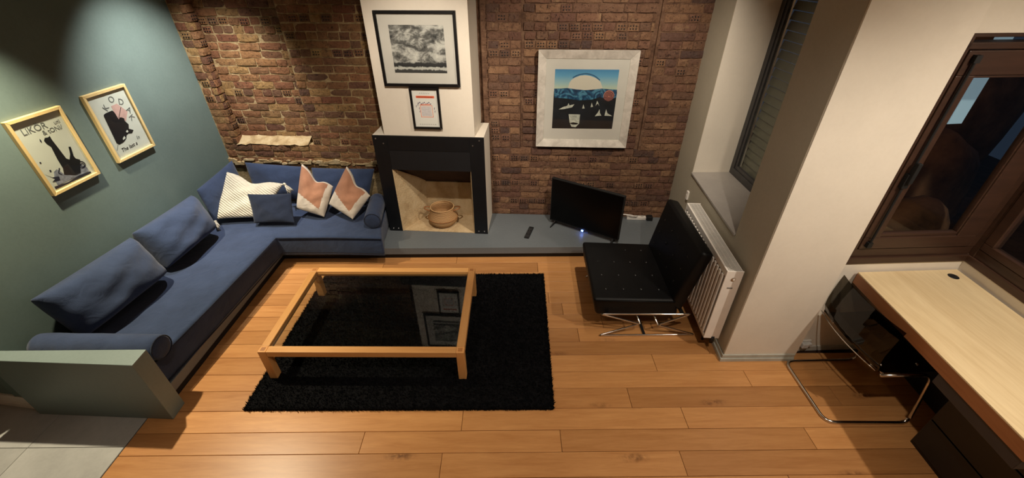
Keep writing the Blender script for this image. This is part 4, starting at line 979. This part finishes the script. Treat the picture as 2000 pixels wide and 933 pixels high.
# ------------------------------------------------------------ desk
dk = thing('desk', 'light wood desk top with brown edge and dark drawer pedestal in the window bay', 'desk')
dx = lambda y: 2.585 - 0.0755*(2.42-y)
F0 = [(dx(1.05), 1.05), (3.27, 1.05), (3.345, 2.43), (dx(2.415), 2.405)]
obj('desktop', G().prism(F0, 0.852, 0.862), M_['desk_top'], dk, bevel=0.001, seg=1)
obj('edge_panel', G().prism([(dx(1.05), 1.05), (3.27, 1.05), (3.345, 2.43), (dx(2.415), 2.405)], 0.765, 0.8518), M_['desk_edge'], dk, bevel=0.002)
obj('grommet', G().lathe([(0.0001, 0.003), (0.03, 0.003), (0.034, 0.0)], c=(3.244, 2.347, 0.862), n=20), M_['black'], dk, smooth=True)
dp = m_plain('dark_pedestal', (14, 12, 12), 0.5)
obj('pedestal', G().prism([(2.75, 1.06), (3.2, 1.06), (3.25, 1.60), (2.78, 1.60)], 0.0, 0.765), dp, dk, bevel=0.003)
obj('apron', G().prism([(dx(1.06)+0.012, 1.06), (2.75, 1.06), (2.78, 1.58), (dx(1.58)+0.012, 1.58)], 0.68, 0.764), m_plain('apron_grey', (44, 40, 40), 0.5), dk, bevel=0.003, label='dark grey drawer box under the near half of the desk')
for k, (z0, z1) in enumerate(((0.50, 0.672), (0.29, 0.49), (0.05, 0.28))):
    obj('drawer', G().prism([(2.731, 1.075), (2.749, 1.075), (2.776, 1.585), (2.758, 1.585)], z0, z1), m_plain('drawer_front', (18, 16, 16), 0.45) if k == 0 else bpy.data.materials['drawer_front'], dk, bevel=0.003)
obj('under_desk_shade', G().prism([(2.70, 1.60), (3.3, 2.33), (3.3, 2.36), (2.66, 1.60)], 0.35, 0.76) if False else G().prism([(3.12, 1.605), (3.14, 1.605), (3.20, 2.38), (3.18, 2.38)], 0.0, 0.764), dp, dk, label='dark sheet added for the shade under the desk')  # added dark sheet, stands in for the shade below the desktop

# ------------------------------------------------------------ smoked acrylic cantilever chair
ac = thing('cantilever_chair', 'smoked clear acrylic chair on a chrome cantilever frame, pushed under the desk', 'chair', (2.6, 2.05, 0))
def Ac(p): return (p[0]-2.6, p[1]-2.05, p[2])
prof = [(2.425, 0.86), (2.415, 0.80), (2.405, 0.72), (2.400, 0.64), (2.405, 0.57), (2.425, 0.52), (2.46, 0.49), (2.52, 0.475), (2.62, 0.47), (2.74, 0.475), (2.84, 0.482), (2.89, 0.470)]
def curve_y(t, i):   # slight barrel in plan
    return 0.035*(4*(t-0.5)**2) * (1 if i < 6 else 0.4)
Wn = 8; vs = []; g = G()
def nrm2(i):
    a = prof[max(i-1, 0)]; b = prof[min(i+1, len(prof)-1)]; d = Vector((b[0]-a[0], b[1]-a[1])).normalized(); return Vector((-d.y, d.x))
for side in (0, 1):
    for i, (x, z) in enumerate(prof):
        n_ = nrm2(i)*0.005*side
        for k in range(Wn+1):
            t = k/Wn; y = 1.80+0.575*t
            vs.append(Ac((x+n_.x+curve_y(t, i)*(1 if i < 6 else 0), y, z+n_.y+(curve_y(t, i) if i >= 6 else 0)*0.6 + (0.0 if i else 0))))
Np = len(prof); st = Wn+1; fs = []
for i in range(Np-1):
    for k in range(Wn):
        a = i*st+k; fs.append((a, a+1, a+st+1, a+st)); b = a+Np*st; fs.append((b+st, b+st+1, b+1, b))
    for k in (0, Wn):
        a = i*st+k; b = a+Np*st; fs.append((a, a+st, b+st, b))
for k in range(Wn):
    for i in (0, Np-1): a = i*st+k; b = a+Np*st; fs.append((a, a+1, b+1, b))
g.add(vs, fs)
obj('acrylic_shell', g, M_['smoke'], ac, smooth=False)
fr = [(2.50, 2.30, 0.455), (2.86, 2.30, 0.455), (2.875, 2.30, 0.012), (2.283, 2.29, 0.012), (2.275, 1.74, 0.012), (2.862, 1.73, 0.012), (2.86, 1.80, 0.455), (2.50, 1.80, 0.455)]
obj('tube_frame', G().tube([Vector(Ac(p)) for p in rnd_path([Vector(p) for p in fr], 0.075, 6, closed=False)], 0.0115, 10), M_['chrome'], ac, smooth=True)
obj('crossbar', G().tube([Ac((2.53, 1.80, 0.455)), Ac((2.53, 2.30, 0.455))], 0.009, 8), M_['chrome'], ac, smooth=True)
for x, y in ((2.47, 1.86), (2.53, 1.86), (2.47, 2.28), (2.78, 1.86)):
    obj('bolt', G().lathe([(0.0001, 0.008), (0.009, 0.006), (0.011, 0.0)], c=Ac((x, y, 0.49)), n=10), M_['chrome'], ac, smooth=True)
# chrome trim along the rear bend
obj('edge_trim', G().tube([Ac((2.405+curve_y(t/8, 0), 1.80+0.575*t/8, 0.505)) for t in range(9)], 0.004, 6), M_['chrome'], ac, smooth=True)
